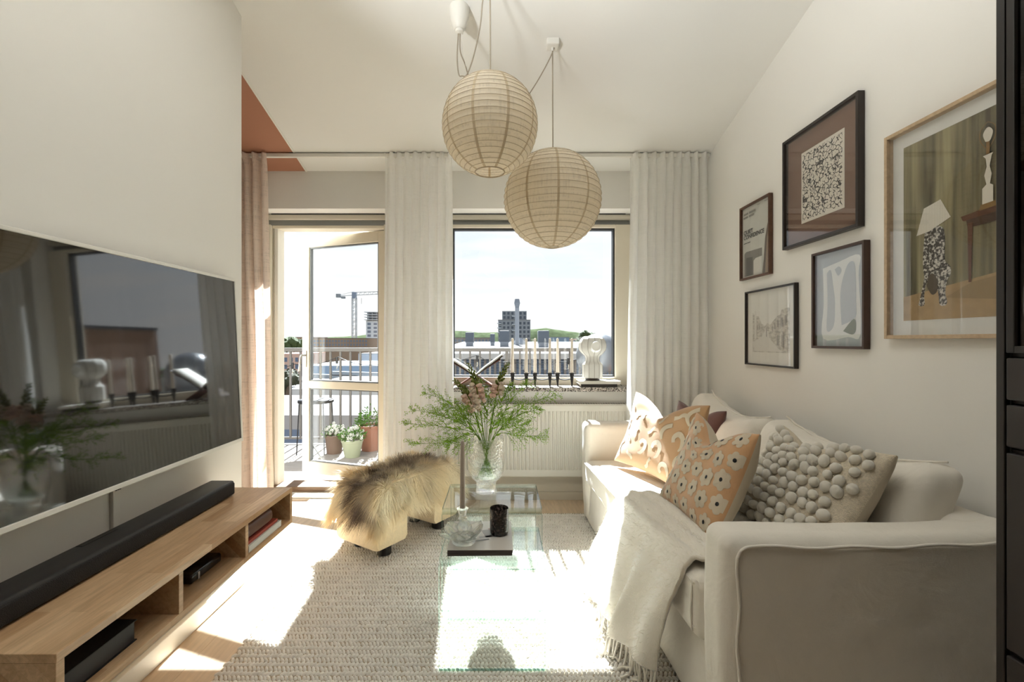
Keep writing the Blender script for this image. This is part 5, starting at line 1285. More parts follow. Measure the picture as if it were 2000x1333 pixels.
# the fleece: hide draped over the arch, long wool
skin = thing('sheepskin', 'long-haired cream and brown sheepskin draped over the stool', 'sheepskin', sc_+Vector((0,0,HT)))
def hide(l, w):
    """l along the stool -0.40..0.40, w across -0.33..0.33 (beyond the top it hangs down)"""
    r = 0.13
    def prof(x, half, rad):
        s = -1 if x < 0 else 1; x = abs(x); flat = half-rad
        if x <= flat: return s*x, 0.0
        arc = rad*PI/2
        if x <= flat+arc: a = (x-flat)/rad; return s*(flat+rad*math.sin(a)), rad*(math.cos(a)-1)
        return s*half, -rad-(x-flat-arc)
    pl, dz1 = prof(l, HL+0.006, 0.13); pw, dz2 = prof(w, HW+0.008, 0.05)
    bulge = 1.0
    return sp(pl, pw, HT+0.008+min(dz1+dz2, 0.0))
def edge(a):  # outline of the hide
    return 1.0+0.10*math.sin(3*a+0.5)+0.07*math.sin(5*a+2)
MB().grid(lambda u, v: hide((u*2-1)*0.50*(1-0.15*abs(v*2-1)**3), (v*2-1)*0.345*(1-0.12*abs(u*2-1)**3+0.05*math.sin(u*11))), 40, 30).build('hide', M('hide_skin', srgb(206,186,150), 0.95), skin, smooth=180)
WOOLT = M('fleece_wool', (0.8,0.7,0.5), 0.75, tint=True, sheen=0.3)
fl = MB(); cols = []; rr = random.Random(9)
c1, c2, c3, c4 = [Vector(srgb(*c)) for c in ((248,232,198), (238,202,140), (84,60,42), (184,166,144))]
for i in range(19000):
    u, v = rr.uniform(-1, 1), rr.uniform(-1, 1)
    if u*u*0.9+v*v*0.5 > 1.05: continue
    l = u*0.50*(1-0.15*abs(v)**3); w = v*0.345*(1-0.12*abs(u)**3+0.05*math.sin((u+1)*5.5))
    p = hide(l, w); e = 0.006
    n = (hide(l+e, w)-hide(l-e, w)).cross(hide(l, w+e)-hide(l, w-e)).normalized()
    if n.z < -0.01 or n.dot(p-sp(0, 0, 0.2)) < 0: n = -n
    out = Vector((p.x-sc_.x, p.y-sc_.y, 0)); ol = out.length; out = out.normalized() if ol > 1e-4 else Vector((0,0,1))
    flow = (out*0.5*min(1, ol/0.12)+Vector((0,0,-1))*(0.25+0.9*(1-max(n.z, 0))))
    clump = Vector((nz3(p, 16), nz3(p+Vector((9,0,0)), 16), nz3(p+Vector((0,9,0)), 16)))*0.9
    d = (n*0.55+flow*0.75+clump+Vector((rr.gauss(0,.16), rr.gauss(0,.16), rr.gauss(0,.16)))).normalized()
    if d.dot(n) < 0.08: d = (d+n*(0.12-d.dot(n))).normalized()
    L = rr.uniform(0.045, 0.085)*(0.8 if n.z > 0.8 else 1.25)
    wd = d.cross(n); wd = (wd.normalized() if wd.length > 1e-4 else d.orthogonal().normalized())*rr.uniform(0.0007, 0.0012)
    g = Vector((0, 0, -1))
    P = [p, p+d*L*.33, p+d*L*.66+g*L*.05, p+d*L+g*L*.20]
    dark = max(0.0, 1-abs(w-0.015+0.16*nz3((l*6, 0, 3), 1))/0.125)*(0.75+0.8*nz3(p, 11))*(1.0 if u < 0.8 else 0.4)
    dark = max(0.0, min(1.0, dark*1.7+0.6*max(0, nz3(p, 6)-0.2)))
    warm = max(0.0, min(1.0, 0.35+0.9*nz3(p+Vector((4,4,4)), 7)))
    bc = c1.lerp(c2, warm*0.8); k0 = len(fl.v)
    for j, q in enumerate(P[:3]):
        ww = wd*(1-0.22*j); fl.v += [tuple(q-ww), tuple(q+ww)]
        c = bc.lerp(c4, dark*0.5).lerp(c3, dark*(0.5+0.25*j)); cols += [(*c, 1)]*2
    fl.v.append(tuple(P[3])); c = bc.lerp(c3, min(1, dark*1.15)); cols.append((*c, 1))
    fl.f += [(k0, k0+1, k0+3, k0+2), (k0+2, k0+3, k0+5, k0+4), (k0+4, k0+5, k0+6)]
fl.col = cols
fl.build('wool', WOOLT, skin)['kind'] = 'stuff'

# ------------------------------------------------------------------ on the window sill
bs = thing('book_stand', 'folding wooden X-shaped book stand on the sill', 'book stand', (-0.155, 3.46, SZ))
WDK = M('dark_walnut_stand', srgb(112,66,48), 0.5, var=0.15, vs=20)
J = at(929, 737, 3.47)         # the crossing
def standboard(dx_low, dx_hi, zhi, name):
    a = Vector((J.x+dx_low, 3.47, SZ+0.003)); b = Vector((J.x+dx_hi, 3.47, zhi)); MB().bar(a, b, 0.14, 0.009, (0,1,0) if False else (0,0,1)).build(name, WDK, bs, bevel=0.002)
def sboard(x0, z0, x1, z1, name):
    d = Vector((x1-x0, 0, z1-z0)); L = d.length; d.normalize(); nrm = Vector((-d.z, 0, d.x)); MB().obox(((x0+x1)/2, 3.47, (z0+z1)/2), d*L/2, Vector((0, 0.075, 0)), nrm*0.0045).build(name, WDK, bs, bevel=0.0015)
sboard(J.x+0.130, SZ+0.004, J.x-0.165, at(0, 708, 3.47).z, 'board'); sboard(J.x-0.130, SZ+0.004, J.x+0.185, at(0, 702, 3.47).z, 'board')
ob = thing('open_book', 'open book with dark covers lying in the wooden stand', 'book', (J.x, 3.46, J.z))
for sg, zt, xt in ((-1, at(0, 708, 3.47).z+0.006, -0.185), (1, at(0, 699, 3.47).z+0.006, 0.21)):
    a = Vector((J.x+sg*0.006, 3.47, J.z+0.012)); b = Vector((J.x+xt, 3.47, zt+0.012)); d = (b-a).normalized(); nr2 = Vector((-d.z, 0, d.x)); nr2 = nr2 if nr2.z > 0 else -nr2; L = (b-a).length
    MB().obox((a+b)/2, d*L/2, Vector((0,0.088,0)), nr2*0.002).build('cover', M('book_cover_dark', srgb(74,54,48), 0.5) if 'book_cover_dark' not in bpy.data.materials else bpy.data.materials['book_cover_dark'], ob)
    def pagef(u, v, d=d, nr2=nr2, a=a, L=L): return a+d*(L-0.006)*u+Vector((0, -0.084+0.168*v, 0))+nr2*(0.003+0.011*math.sin(min(1, u*1.6+0.15)*PI*0.5)*(1-0.35*u))
    top_ = MB().grid(pagef, 14, 3); 
    m = MB(); m.v = list(top_.v); m.f = list(top_.f); m.build('pages', M('white_pages', srgb(236,232,222), 0.7) if 'white_pages' not in bpy.data.materials else bpy.data.materials['white_pages'], ob, smooth=180, solid=0.008)
# candelabra with six candles
xs = [(1001, 3.49), (1028, 3.46), (1045, 3.51), (1074, 3.46), (1089, 3.51), (1117, 3.46)]
IRON = M('black_cast_iron', srgb(34,31,30), 0.55, 0.4, bump=0.1, bs=120)
can = thing('candelabra', 'black iron candelabra with six tapered legs on the sill', 'candelabra', (at(1060, 760, 3.48).x, 3.48, SZ))
WAX = leafmat('ivory_wax', srgb(238,228,214), 0.10, 0.03)
pts = []
for i, (x, y) in enumerate(xs):
    cx = at(x, 0, y).x; zt = at(0, 729, y).z
    MB().lathe([(0.0050, SZ), (0.0068, SZ+0.02), (0.0120, zt-0.045), (0.0165, zt-0.012), (0.0180, zt), (0.0135, zt), (0.0135, zt-0.008)], 18, (cx, y, 0)).build('holder', IRON, can, smooth=45)
    pts.append(Vector((cx, y, zt-0.045)))
    c = thing('candle', 'ivory taper candle, %s from the left in the candelabra' % ['first', 'second', 'third', 'fourth', 'fifth', 'last'][i], 'candle', (cx, y, zt), 'candles in the candelabra')
    h_ = at(0, 662, y).z-zt
    MB().lathe([(0.0128, zt-0.007), (0.0128, zt+0.01), (0.0090, zt+h_-0.006), (0.006, zt+h_), (0.0008, zt+h_+0.002)], 16, (cx, y, 0)).build('wax', WAX, c, smooth=60)
    MB().tube([(cx, y, zt+h_), (cx+0.0006, y, zt+h_+0.008)], 0.0008, 5).build('wick', bpy.data.materials['wick'], c)
for a, b in zip(pts, pts[1:]): MB().tube(smoothpath([a, (a+b)/2+Vector((0,0,-0.008)), b], 5), 0.0042, 7).build('link_bar', IRON, can, smooth=180)
# two books and the cocoon lamp
PBW = M('white_book_cloth', srgb(226,220,208), 0.6); PBD = M('charcoal_book', srgb(72,66,62), 0.6)
xl, xr = at(1129, 0, 3.46).x, at(1206, 0, 3.46).x
book('book', 'charcoal book lying on the sill under the white one', 'book', xl+0.012, xr-0.015, 3.405, 3.555, SZ+0.0005, 0.020, PBD, PAGES, 'books under the sill lamp', 'y0')
book('book', 'white book lying right under the cocoon lamp', 'book', xl, xr+0.01, 3.40, 3.557, SZ+0.021, 0.022, PBW, PAGES, 'books under the sill lamp', 'y0')
LZ = SZ+0.0435; lx, ly = at(1157, 0, 3.48).x, 3.48
lamp = thing('table_lamp', 'white cocoon table lamp with mushroom top on the sill books', 'lamp', (lx, ly, LZ))
COCO = sheer('cocoon_skin', srgb(232,229,222), 0.07, 0.0)
sc2 = 3.48/906
prof = [(0.072, 0.022), (0.076, 0.028), (0.076, 0.108), (0.071, 0.124), (0.056, 0.140), (0.051, 0.160), (0.057, 0.182), (0.080, 0.203), (0.099, 0.228), (0.104, 0.256), (0.099, 0.286), (0.084, 0.312), (0.060, 0.327), (0.035, 0.328)]
fine = [(v.x, v.y) for v in smoothpath([(a, b, 0) for a, b in prof], 4)]
nrib = 12
hole_a = -PI/2+0.35
def wobl(a, z): return 1-0.028*abs(math.sin(nrib*a/2))**2*(1 if z > 0.02 else 0)
MB().lathe(fine, 96, (lx, ly, LZ), False, False, wobl).build('shade', COCO, lamp, smooth=180)
for k in range(nrib):
    a = 2*PI*k/nrib; MB().tube([(lx+(r+0.0004)*math.cos(a), ly+(r+0.0004)*math.sin(a), LZ+z) for r, z in fine], 0.0014, 5).build('rib', M('lamp_wire', srgb(160,152,138), 0.5) if 'lamp_wire' not in bpy.data.materials else bpy.data.materials['lamp_wire'], lamp, smooth=180)
MB().lathe([(0.052, 0.0), (0.054, 0.003), (0.054, 0.020), (0.050, 0.024)], 32, (lx, ly, LZ)).build('base', M('brown_base', srgb(64,50,44), 0.4), lamp, smooth=40)
ha = -PI/2+0.05; hz = 0.256
MB().lathe([(0.0345, 0.006), (0.034, 0.010), (0.026, 0.010), (0.026, 0.0)], 24).build('tmp', None)
tmp = bpy.data.objects['tmp']; me = tmp.data; bpy.data.objects.remove(tmp)
me.transform(Matrix.Translation(Vector((lx+0.102*math.cos(ha), ly+0.102*math.sin(ha), LZ+hz))) @ Vector((math.cos(ha), math.sin(ha), 0)).to_track_quat('Z', 'Y').to_matrix().to_4x4()); me.name = 'opening_ring'
link('opening_ring', me, M('lamp_white', srgb(246,244,238), 0.5), lamp)
MB().tube(smoothpath([(lx+0.05, ly+0.03, LZ+0.008), (lx+0.13, ly+0.03, LZ+0.002), (xr+0.018, 3.50, LZ-0.002), (xr+0.026, 3.49, SZ+0.02), (xr+0.028, 3.45, SZ+0.004)], 5), 0.0022, 6).build('cord', BLACK, lamp, smooth=180)
# ------------------------------------------------------------------ terrace
DZ = -0.17
deck = struct(MB().box(-5.0, 2.2, 3.76, 6.12, DZ-0.25, DZ-0.026).build('terrace_deck', M('deck_frame', srgb(90,80,70), 0.8)))
DECKW = M('weathered_decking', srgb(134,125,116), 0.8, var=0.12, vs=12, stretch=(0.6,8,8), rnd=0.10, bump=0.1, bs=40)
me = bpy.data.meshes.new('deck_board'); q = MB().box(-3.55, 3.55, -0.057, 0.057, -0.026, 0.0); me.from_pydata(q.v, [], q.f); me.materials.append(DECKW)
for i in range(19): link('deck_board', me, None, deck, loc=(-1.4, 3.83+i*0.122, DZ))
rl = thing('terrace_railing', 'grey steel balcony railing with vertical bars', 'railing', (-1.0, 6.05, DZ))
RAILM = M('railing_steel', srgb(92,86,80), 0.6)
RYY = 6.05; ztop = at(0, 682, RYY).z
MB().box(-5.0, 2.05, RYY-0.03, RYY+0.03, ztop-0.038, ztop+0.012).build('top_rail', RAILM, rl, bevel=0.006)
MB().box(-5.0, 2.05, RYY-0.012, RYY+0.012, DZ+0.06, DZ+0.09).build('bottom_rail', RAILM, rl)
for x in (-4.9, -3.2, -1.55, 0.1, 1.99): MB().box(x-0.022, x+0.022, RYY-0.022, RYY+0.022, DZ, ztop-0.038).build('post', RAILM, rl)
bme = bpy.data.meshes.new('baluster'); q = MB().box(-0.0125, 0.0125, -0.0125, 0.0125, DZ+0.09, ztop-0.038); bme.from_pydata(q.v, [], q.f); bme.materials.append(RAILM)
x = -4.8
while x < 1.95: link('baluster', bme, None, rl, loc=(x, RYY, 0)); x += 0.130
# brown privacy screen on the right, mirrored in the television
scn = thing('privacy_screen', 'brown boarded privacy screen mirrored in the television', 'screen', (2.06, 4.85, DZ))
SCW = M('screen_boards', srgb(128,100,80), 0.7, var=0.1, vs=8, stretch=(4,4,0.5), rnd=0.06)
for i in range(12): MB().box(2.04, 2.065, 3.78+i*0.187, 3.78+i*0.187+0.182, DZ+0.02, 1.60).build('board', SCW, scn)
MB().box(2.03, 2.075, 3.77, 6.03, 1.60, 1.64).build('cap', DARKM, scn)
for y in (3.79, 4.9, 6.0): MB().box(2.066, 2.11, y-0.03, y+0.03, DZ, 1.60).build('post', DARKM, scn)
# string of bulbs
CLB = pane('bulb_glass', (0.96,0.96,0.95), 1.45, 0.0)
def garland(pts, label):
    t = thing('string_lights', label, 'string lights', pts[0]); P = []
    for a, b in zip(pts, pts[1:]):
        for i in range(10): g = i/10; p = Vector(a).lerp(Vector(b), g); p.z -= 0.10*math.sin(PI*g)*0.5; P.append(p)
    P.append(Vector(pts[-1])); MB().tube(P, 0.0045, 6).build('wire', BLACK, t, smooth=180)
    return t
gl = garland([(-3.6, 5.86, 1.02), at(545, 705, 5.85), at(573, 712, 5.85), at(660, 698, 5.85), at(748, 712, 5.85), at(850, 702, 5.85), at(932, 694, 5.85), at(985, 708, 5.85), at(1140, 700, 5.85), (1.95, 5.9, 1.0)], 'black cable of clear party bulbs along the railing')
for (x, y) in ((571, 709), (658, 699), (932, 695), (830, 700), (1110, 700), (1290, 700)):
    p = at(x, y, 5.85); sk = MB().lathe([(0.014, 0.0), (0.016, -0.02), (0.015, -0.075), (0.012, -0.08)], 14, p).build('socket', BLACK, gl, smooth=40)
    MB().lathe([(0.012, -0.078), (0.016, -0.09), (0.030, -0.125), (0.033, -0.15), (0.024, -0.178), (0.004, -0.19)], 20, p, False, False).build('bulb', CLB, gl, smooth=180)
    MB().tube([p+Vector((0,0,-0.08)), p+Vector((0.006,0,-0.12)), p+Vector((-0.004,0,-0.14))], 0.003, 5).build('filament', M('filament', srgb(216,200,170), 0.5) if 'filament' not in bpy.data.materials else bpy.data.materials['filament'], gl)
# planters
TERR = M('terracotta', srgb(122,78,58), 0.85, var=0.1, vs=10); SAGE = M('sage_glaze', srgb(136,138,112), 0.6, var=0.05); BRN = M('brown_pot', srgb(92,70,56), 0.8, var=0.1)
LEAFO = leafmat('planter_leaf', srgb(66,92,40), 0.3); PETW = leafmat('white_petal', srgb(196,192,182), 0.3, 0.05); SOIL = M('soil', srgb(60,46,36), 0.95)
def planter(label, c, r0, r1, h, mat, white, seed, bushy=1.0):
    rr = random.Random(seed); t = thing('planter', label, 'planter', c, 'planters on the terrace'); c = Vector(c)
    MB().lathe([(r0, 0), (r0*1.02, 0.01), (r1, h-0.03), (r1*1.05, h-0.028), (r1*1.05, h), (r1*0.95, h), (r1*0.92, h-0.05)], 32, c).build('pot', mat, t, smooth=40)
    MB().lathe([(r1*0.93, h-0.03), (0.01, h-0.022)], 24, c, False, True).build('soil', SOIL, t)
    lv = MB(); fl = MB()
    for i in range(int(230*bushy)):
        a = rr.uniform(0, 2*PI); q = r1*1.15*math.sqrt(rr.random()); z = h+rr.uniform(-0.02, 0.15)*(1.2-q/r1*0.7)*bushy
        p = c+Vector((q*math.cos(a), q*math.sin(a), z)); d = Vector((math.cos(a)*q/r1+rr.gauss(0,.5), math.sin(a)*q/r1+rr.gauss(0,.5), rr.uniform(0,1))).normalized(); w = d.orthogonal().normalized()*0.009; L = rr.uniform(0.03, 0.055)
        lv.add([p, p+d*L*.5+w, p+d*L, p+d*L*.5-w], [(0,1,2,3)])
    lv.build('foliage', LEAFO, t)['kind'] = 'stuff'
    if white:
        for i in range(42):
            a = rr.uniform(0, 2*PI); q = r1*1.2*math.sqrt(rr.random()); z = h+rr.uniform(0.03, 0.13)*(1.3-q/r1*0.6); p = c+Vector((q*math.cos(a), q*math.sin(a), z)); m = MB()
            for k in range(5): b = 2*PI*k/5; m.ball(p+Vector((0.010*math.cos(b), 0.010*math.sin(b)*.6, 0.010*math.sin(b))), 0.009, 6, 4)
            m.build('blossom', PETW, t, smooth=180)
planter('sage green pot of white flowers, foremost of the terrace planters', at(688, 893, 5.37), 0.085, 0.118, 0.205, SAGE, True, 1)
planter('brown pot of white flowers behind the sage green one', (at(653, 0, 5.55).x, 5.55, DZ), 0.085, 0.105, 0.22, BRN, True, 2, 0.8)
planter('large terracotta pot with leafy green plant', (at(723, 0, 5.70).x, 5.70, DZ), 0.10, 0.135, 0.31, TERR, False, 3, 1.5)
# slim metal plant stand
ps = thing('plant_stand', 'slim black metal plant stand at the terrace railing', 'stand', (at(618, 0, 5.6).x, 5.6, DZ))
sx_, sz_ = at(617, 0, 5.6).x, at(0, 787, 5.6).z
MB().lathe([(0.20, 0), (0.205, 0.004), (0.205, 0.03), (0.20, 0.034)], 32, (sx_, 5.6, sz_)).build('tray', BLACKM, ps, smooth=40)
for k in range(4):
    a = PI/4+PI/2*k; MB().tube([(sx_+0.2*math.cos(a), 5.6+0.2*math.sin(a), sz_), (sx_+0.23*math.cos(a), 5.6+0.23*math.sin(a), DZ)], 0.007, 6).build('leg', BLACKM, ps)
# kettle grill with raised lid behind the sill lamp
kg = thing('kettle_grill', 'dark grey kettle grill with raised lid behind the sill lamp', 'grill', (at(1172, 0, 5.0).x, 5.0, DZ))
GRM = M('grill_enamel', srgb(96,98,102), 0.35, 0.2); gx = at(1165, 0, 5.0).x; gz = at(0, 745, 5.0).z
MB().lathe([(0.02, -0.22), (0.16, -0.16), (0.24, -0.06), (0.265, 0.0), (0.255, 0.0), (0.22, -0.07)], 36, (gx, 5.0, gz)).build('kettle', GRM, kg, smooth=60)
m = MB().lathe([(0.25, 0.0), (0.245, 0.03), (0.21, 0.10), (0.13, 0.155), (0.02, 0.175)], 36, (0,0,0)); Rm = Matrix.Rotation(R(62), 3, 'X') @ Matrix.Rotation(R(-20), 3, 'Y')
m.v = [tuple(Rm @ Vector(v)+Vector((gx+0.06, 5.2, gz+0.28))) for v in m.v]; m.build('lid', GRM, kg, smooth=60)
for k in range(3): a = 2*PI*k/3+0.5; MB().tube([(gx+0.15*math.cos(a), 5.0+0.15*math.sin(a), gz-0.14), (gx+0.26*math.cos(a), 5.0+0.26*math.sin(a), DZ)], 0.012, 8).build('leg', GREYM, kg)
MB().box(gx+0.22, gx+0.58, 4.9, 5.1, gz-0.02, gz+0.0).build('side_shelf', M('teak', srgb(150,104,70), 0.6), kg)

# ------------------------------------------------------------------ the town beyond
GRZ = -17.0
GROUND = M('town_ground', srgb(70,70,64), 0.95, var=0.15, vs=0.05, spec=0.0)
struct(tag(MB().box(-900, 900, 12, 2600, GRZ-1, GRZ).build('ground', GROUND)))
WHR = M('white_roof_felt', srgb(138,136,134), 0.9, var=0.05, vs=0.3, spec=0.1); WALLG = M('grey_facade', srgb(150,150,148), 0.8); SLAT = M('blue_grey_louvre', srgb(122,136,156), 0.5); POSTG = M('facade_post', srgb(126,118,110), 0.7)
# neighbouring roof storey with louvred window band
nb = thing('neighbour_rooftop', 'neighbouring rooftop storey with white roof and blue-grey louvred windows', 'building', (1.5, 24, -4))
NY = 20.0; nx0, nx1 = at(850, 0, NY).x, at(1330, 0, NY).x; ze = at(0, 697, NY).z
MB().box(nx0, nx1, NY+0.15, NY+16, GRZ, ze-0.05).build('wall', WALLG, nb)
rz1 = at(0, 671, 42).z
MB().add([(nx0-0.5,NY-0.5,ze),(nx1,NY-0.5,ze),(nx1,42,rz1),(nx0-0.5,42,rz1),(nx0-0.5,NY-0.5,ze+0.12),(nx1,NY-0.5,ze+0.12),(nx1,42,rz1+0.12),(nx0-0.5,42,rz1+0.12)], [(0,3,2,1),(4,5,6,7),(0,1,5,4),(1,2,6,5),(2,3,7,6),(3,0,4,7)]).build('roof', WHR, nb)
MB().box(nx0-0.5, nx1, NY-0.56, NY-0.48, ze-0.10, ze+0.14).build('gutter', M('gutter', srgb(176,172,166), 0.5), nb)
MB().box(nx0-0.4, nx1, NY-0.05, NY+0.1, ze-0.10, ze-0.02).build('fascia', POSTG, nb)
bay = 19.5*NY/F; i = 0
while nx0+i*bay < nx1-bay:
    x0 = nx0+i*bay
    MB().box(x0-0.05, x0+0.05, NY-0.06, NY+0.1, -1.2, ze-0.08).build('post', POSTG, nb)
    MB().box(x0+0.05, x0+bay-0.05, NY+0.06, NY+0.12, -1.2, ze-0.08).build('window', M('dark_window', srgb(92,104,122), 0.3) if 'dark_window' not in bpy.data.materials else bpy.data.materials['dark_window'], nb)
    for k in range(10):
        z = ze-0.17-k*0.115
        MB().add([(x0+.06,NY-0.02,z-0.035),(x0+bay-.06,NY-0.02,z-0.035),(x0+bay-.06,NY+0.05,z+0.03),(x0+.06,NY+0.05,z+0.03)], [(0,1,2,3)]).build('louvre', SLAT, nb, solid=0.012)
    i += 1
def onroof(Y): return ze+0.12+(rz1-ze)*(Y-NY+0.5)/(42-NY+0.5)
VENT = M('vent_dark', srgb(82,88,96), 0.6, bump=0.3, bs=8, stretch=(0.2,0.2,3)); VENTB = M('vent_base', srgb(132,136,142), 0.6)
for (x, y0, w, Y, nm) in ((917.5, 650, 16, 30, 'square roof ventilator furthest left on the neighbouring roof'), (962, 653, 9, 31, 'small slim roof ventilator between the two left ones'), (985, 647, 19, 29, 'square roof ventilator just left of the steel chimney'), (1061, 647, 21, 27, 'wide roof ventilator behind the middle candles')):
    t = thing('roof_ventilator', nm, 'ventilator', (at(x, 0, Y).x, Y, onroof(Y)), 'ventilators on the neighbouring roof'); X = at(x, 0, Y).x; h_ = w*Y/F/2; zt = at(0, y0, Y).z; zb = onroof(Y)-0.1; zm = zb+(zt-zb)*0.34
    MB().box(X-h_*0.86, X+h_*0.86, Y-h_, Y+h_, zb, zm).build('base', VENTB, t); rbox(X-h_, X+h_, Y-h_, Y+h_, zm, zt, 0.04, 2).build('hood', VENT, t, smooth=40)
    MB().box(X-h_*1.04, X+h_*1.04, Y-h_*1.04, Y+h_*1.04, zm-0.03, zm+0.03).build('flange', VENTB, t)
ch = thing('steel_chimney', 'tall steel chimney with hexagonal cap on the neighbouring roof', 'chimney', (at(1010, 0, 32).x, 32, onroof(32)))
X = at(1010, 0, 32).x; u_ = 32/F; zt = at(0, 585, 32).z
MB().lathe([(4*u_, onroof(32)), (4*u_, zt-17*u_)], 18, (X, 32, 0)).build('flue', VENTB, ch, smooth=40); MB().lathe([(3.6*u_, zt-17*u_), (5.7*u_, zt-8*u_), (4.2*u_, zt)], 6, (X, 32, 0)).build('cap', M('chimney_cap', srgb(110,116,124), 0.6), ch)
MB().lathe([(15*u_, onroof(32)+0.0), (15*u_, onroof(32)+4*u_), (4.5*u_, onroof(32)+14*u_)], 4, (X+0.2, 33, 0)).build('hood', VENTB, ch)

def block(name, label, x0, x1, ytop, Y, depth, wall, cols, rows, pitch, win=None, roof=None, group=None, top2=None, ybase=None):
    """a far building whose front stands at depth Y; windows are set in as panes"""
    X0, X1 = at(x0, 0, Y).x, at(x1, 0, Y).x; zt = at(0, ytop, Y).z; u = Y/F
    t = thing(name, label, 'building', ((X0+X1)/2, Y, GRZ), group)
    MB().box(X0, X1, Y, Y+depth, GRZ, zt).build('wall', wall, t)
    MB().box(X0-0.4*u, X1+0.4*u, Y-0.4*u, Y+depth, zt, zt+0.8*u).build('roof', roof or WHR, t)
    if top2:
        a, b, yt = top2; MB().box(at(a, 0, Y).x, at(b, 0, Y).x, Y+1, Y+depth-1, zt, at(0, yt, Y).z).build('upper_storey', wall, t)
    if cols:
        wd = (X1-X0)/cols; g = bpy.data.meshes.new('window'); q = MB().box(-wd*.28, wd*.28, -0.03*u*3, 0.02, -pitch*u*.30, pitch*u*.30); g.from_pydata(q.v, [], q.f); g.materials.append(win or bpy.data.materials['dark_window'])
        for r in range(rows):
            for c in range(cols): link('window', g, None, t, loc=(X0+wd*(c+.5), Y, zt-pitch*u*(r+.75)))
    return t
TW = M('tower_facade', srgb(134,138,142), 0.7, var=0.06, vs=0.1); TWW = M('tower_window', srgb(62,72,84), 0.25)
tw = block('apartment_tower', 'stepped grey apartment tower behind the steel chimney', 973, 1036, 626, 250, 16, TW, 8, 5, 8.4, TWW)
u_ = 250/F; X0, X1 = at(981, 0, 250).x, at(1029, 0, 250).x; zt = at(0, 608, 250).z; zb = at(0, 626, 250).z
up = MB().box(X0, X1, 252, 264, zb, zt).build('upper_storey', TW, tw)
for r in range(2):
    for c in range(6): w_ = (X1-X0)/6; MB().box(X0+w_*(c+.25), X0+w_*(c+.78), 251.8, 252.0, zt-u_*(7+8*r), zt-u_*(2+8*r)).build('window', TWW, up)
for (a, b, y) in ((971, 979, 632), (971, 979, 641), (971, 979, 650), (1000, 1006, 618), (1000, 1006, 634), (1000, 1006, 646)): MB().box(at(a, 0, 250).x, at(b, 0, 250).x, 248.3, 250, at(0, y+1.5, 250).z, at(0, y, 250).z).build('balcony', M('balcony_white', srgb(190,194,198), 0.6) if 'balcony_white' not in bpy.data.materials else bpy.data.materials['balcony_white'], tw)
CW = M('pale_concrete', srgb(186,192,198), 0.8); BRK = M('brown_brick', srgb(138,114,94), 0.85, var=0.06, vs=0.2); BRK2 = M('tan_brick', srgb(164,138,112), 0.85); DKR = M('dark_roof', srgb(84,80,78), 0.8); REDR = M('red_tile', srgb(176,104,78), 0.85); BLUW = M('blue_grey_wall', srgb(120,136,152), 0.7); PINKW = M('pink_render', srgb(206,170,150), 0.85)
ct = block('tower_under_construction', 'pale concrete tower under construction beside the crane', 715, 775, 628, 210, 14, CW, 5, 6, 7.6, bpy.data.materials['dark_window'])
for k in range(4): MB().box(at(712, 0, 210).x, at(775, 0, 210).x, 209, 224, at(0, 626-5*k, 210).z, at(0, 625-5*k, 210).z).build('floor_slab', CW, ct)
for k in range(7): MB().box(at(716+9*k, 0, 210).x, at(717.5+9*k, 0, 210).x, 211, 212, at(0, 628, 210).z, at(0, 610, 210).z).build('column', CW, ct)
MB().box(at(718, 0, 210).x, at(775, 0, 210).x, 212, 222, at(0, 628, 210).z, at(0, 610, 210).z).build('scaffold_net', BLUW, ct)
block('brick_row', 'long brown brick housing row below the crane', 600, 718, 662, 150, 12, BRK, 20, 3, 7.0, None, DKR)
block('brick_row', 'tan brick housing block at the left end of the brown row', 575, 616, 660, 170, 12, BRK2, 6, 3, 7.0, None, DKR)
block('brick_row', 'brown housing block seen left of the roof ventilators', 880, 960, 661, 140, 10, M('grey_brown', srgb(140,130,122), 0.85), 12, 2, 7.0, None, DKR)
block('low_building', 'low blue-grey building beyond the right roof edge', 1078, 1112, 660, 120, 10, BLUW, 0, 0, 5)
block('low_building', 'pale low building at the foot of the hill on the right', 1100, 1160, 663, 160, 10, PINKW, 10, 1, 5, None, WHR)
block('low_building', 'pink rendered house seen left of the door handle', 520, 585, 693, 60, 9, PINKW, 6, 3, 14, None, REDR)
block('low_building', 'white flat-roofed hall beyond the right part of the door', 700, 860, 692, 70, 14, M('pale_hall', srgb(190,196,202), 0.7), 0, 0, 5)
block('low_building', 'long grey hall roof across the middle of the door view', 590, 860, 716, 48, 12, BLUW, 0, 0, 5, None, M('grey_roof', srgb(140,148,158), 0.7))
block('low_building', 'wide white flat roof just beyond the railing', 560, 860, 762, 27, 10, M('pale_wall', srgb(186,184,180), 0.8), 0, 0, 5)
block('low_building', 'blue-grey building under the white roof on the left', 440, 600, 757, 34, 10, BLUW, 8, 2, 30)
block('low_building', 'nearest white roof below the terrace with grey wall', 380, 850, 813, 13.5, 5, M('grey_wall', srgb(150,146,142), 0.8), 6, 1, 60)
# pipes on the hall roof
for k, (x, y) in enumerate(((640, 735), (690, 730))): tag(MB().bar(at(x-40, y, 40), at(x+60, y+3, 40), 0.5, 0.35).build('roof_duct', M('duct_grey', srgb(120,128,136), 0.6) if k == 0 else bpy.data.materials['duct_grey'], None), ['long roof duct low on the grey hall roof', 'long roof duct higher on the grey hall roof'][k], 'duct')
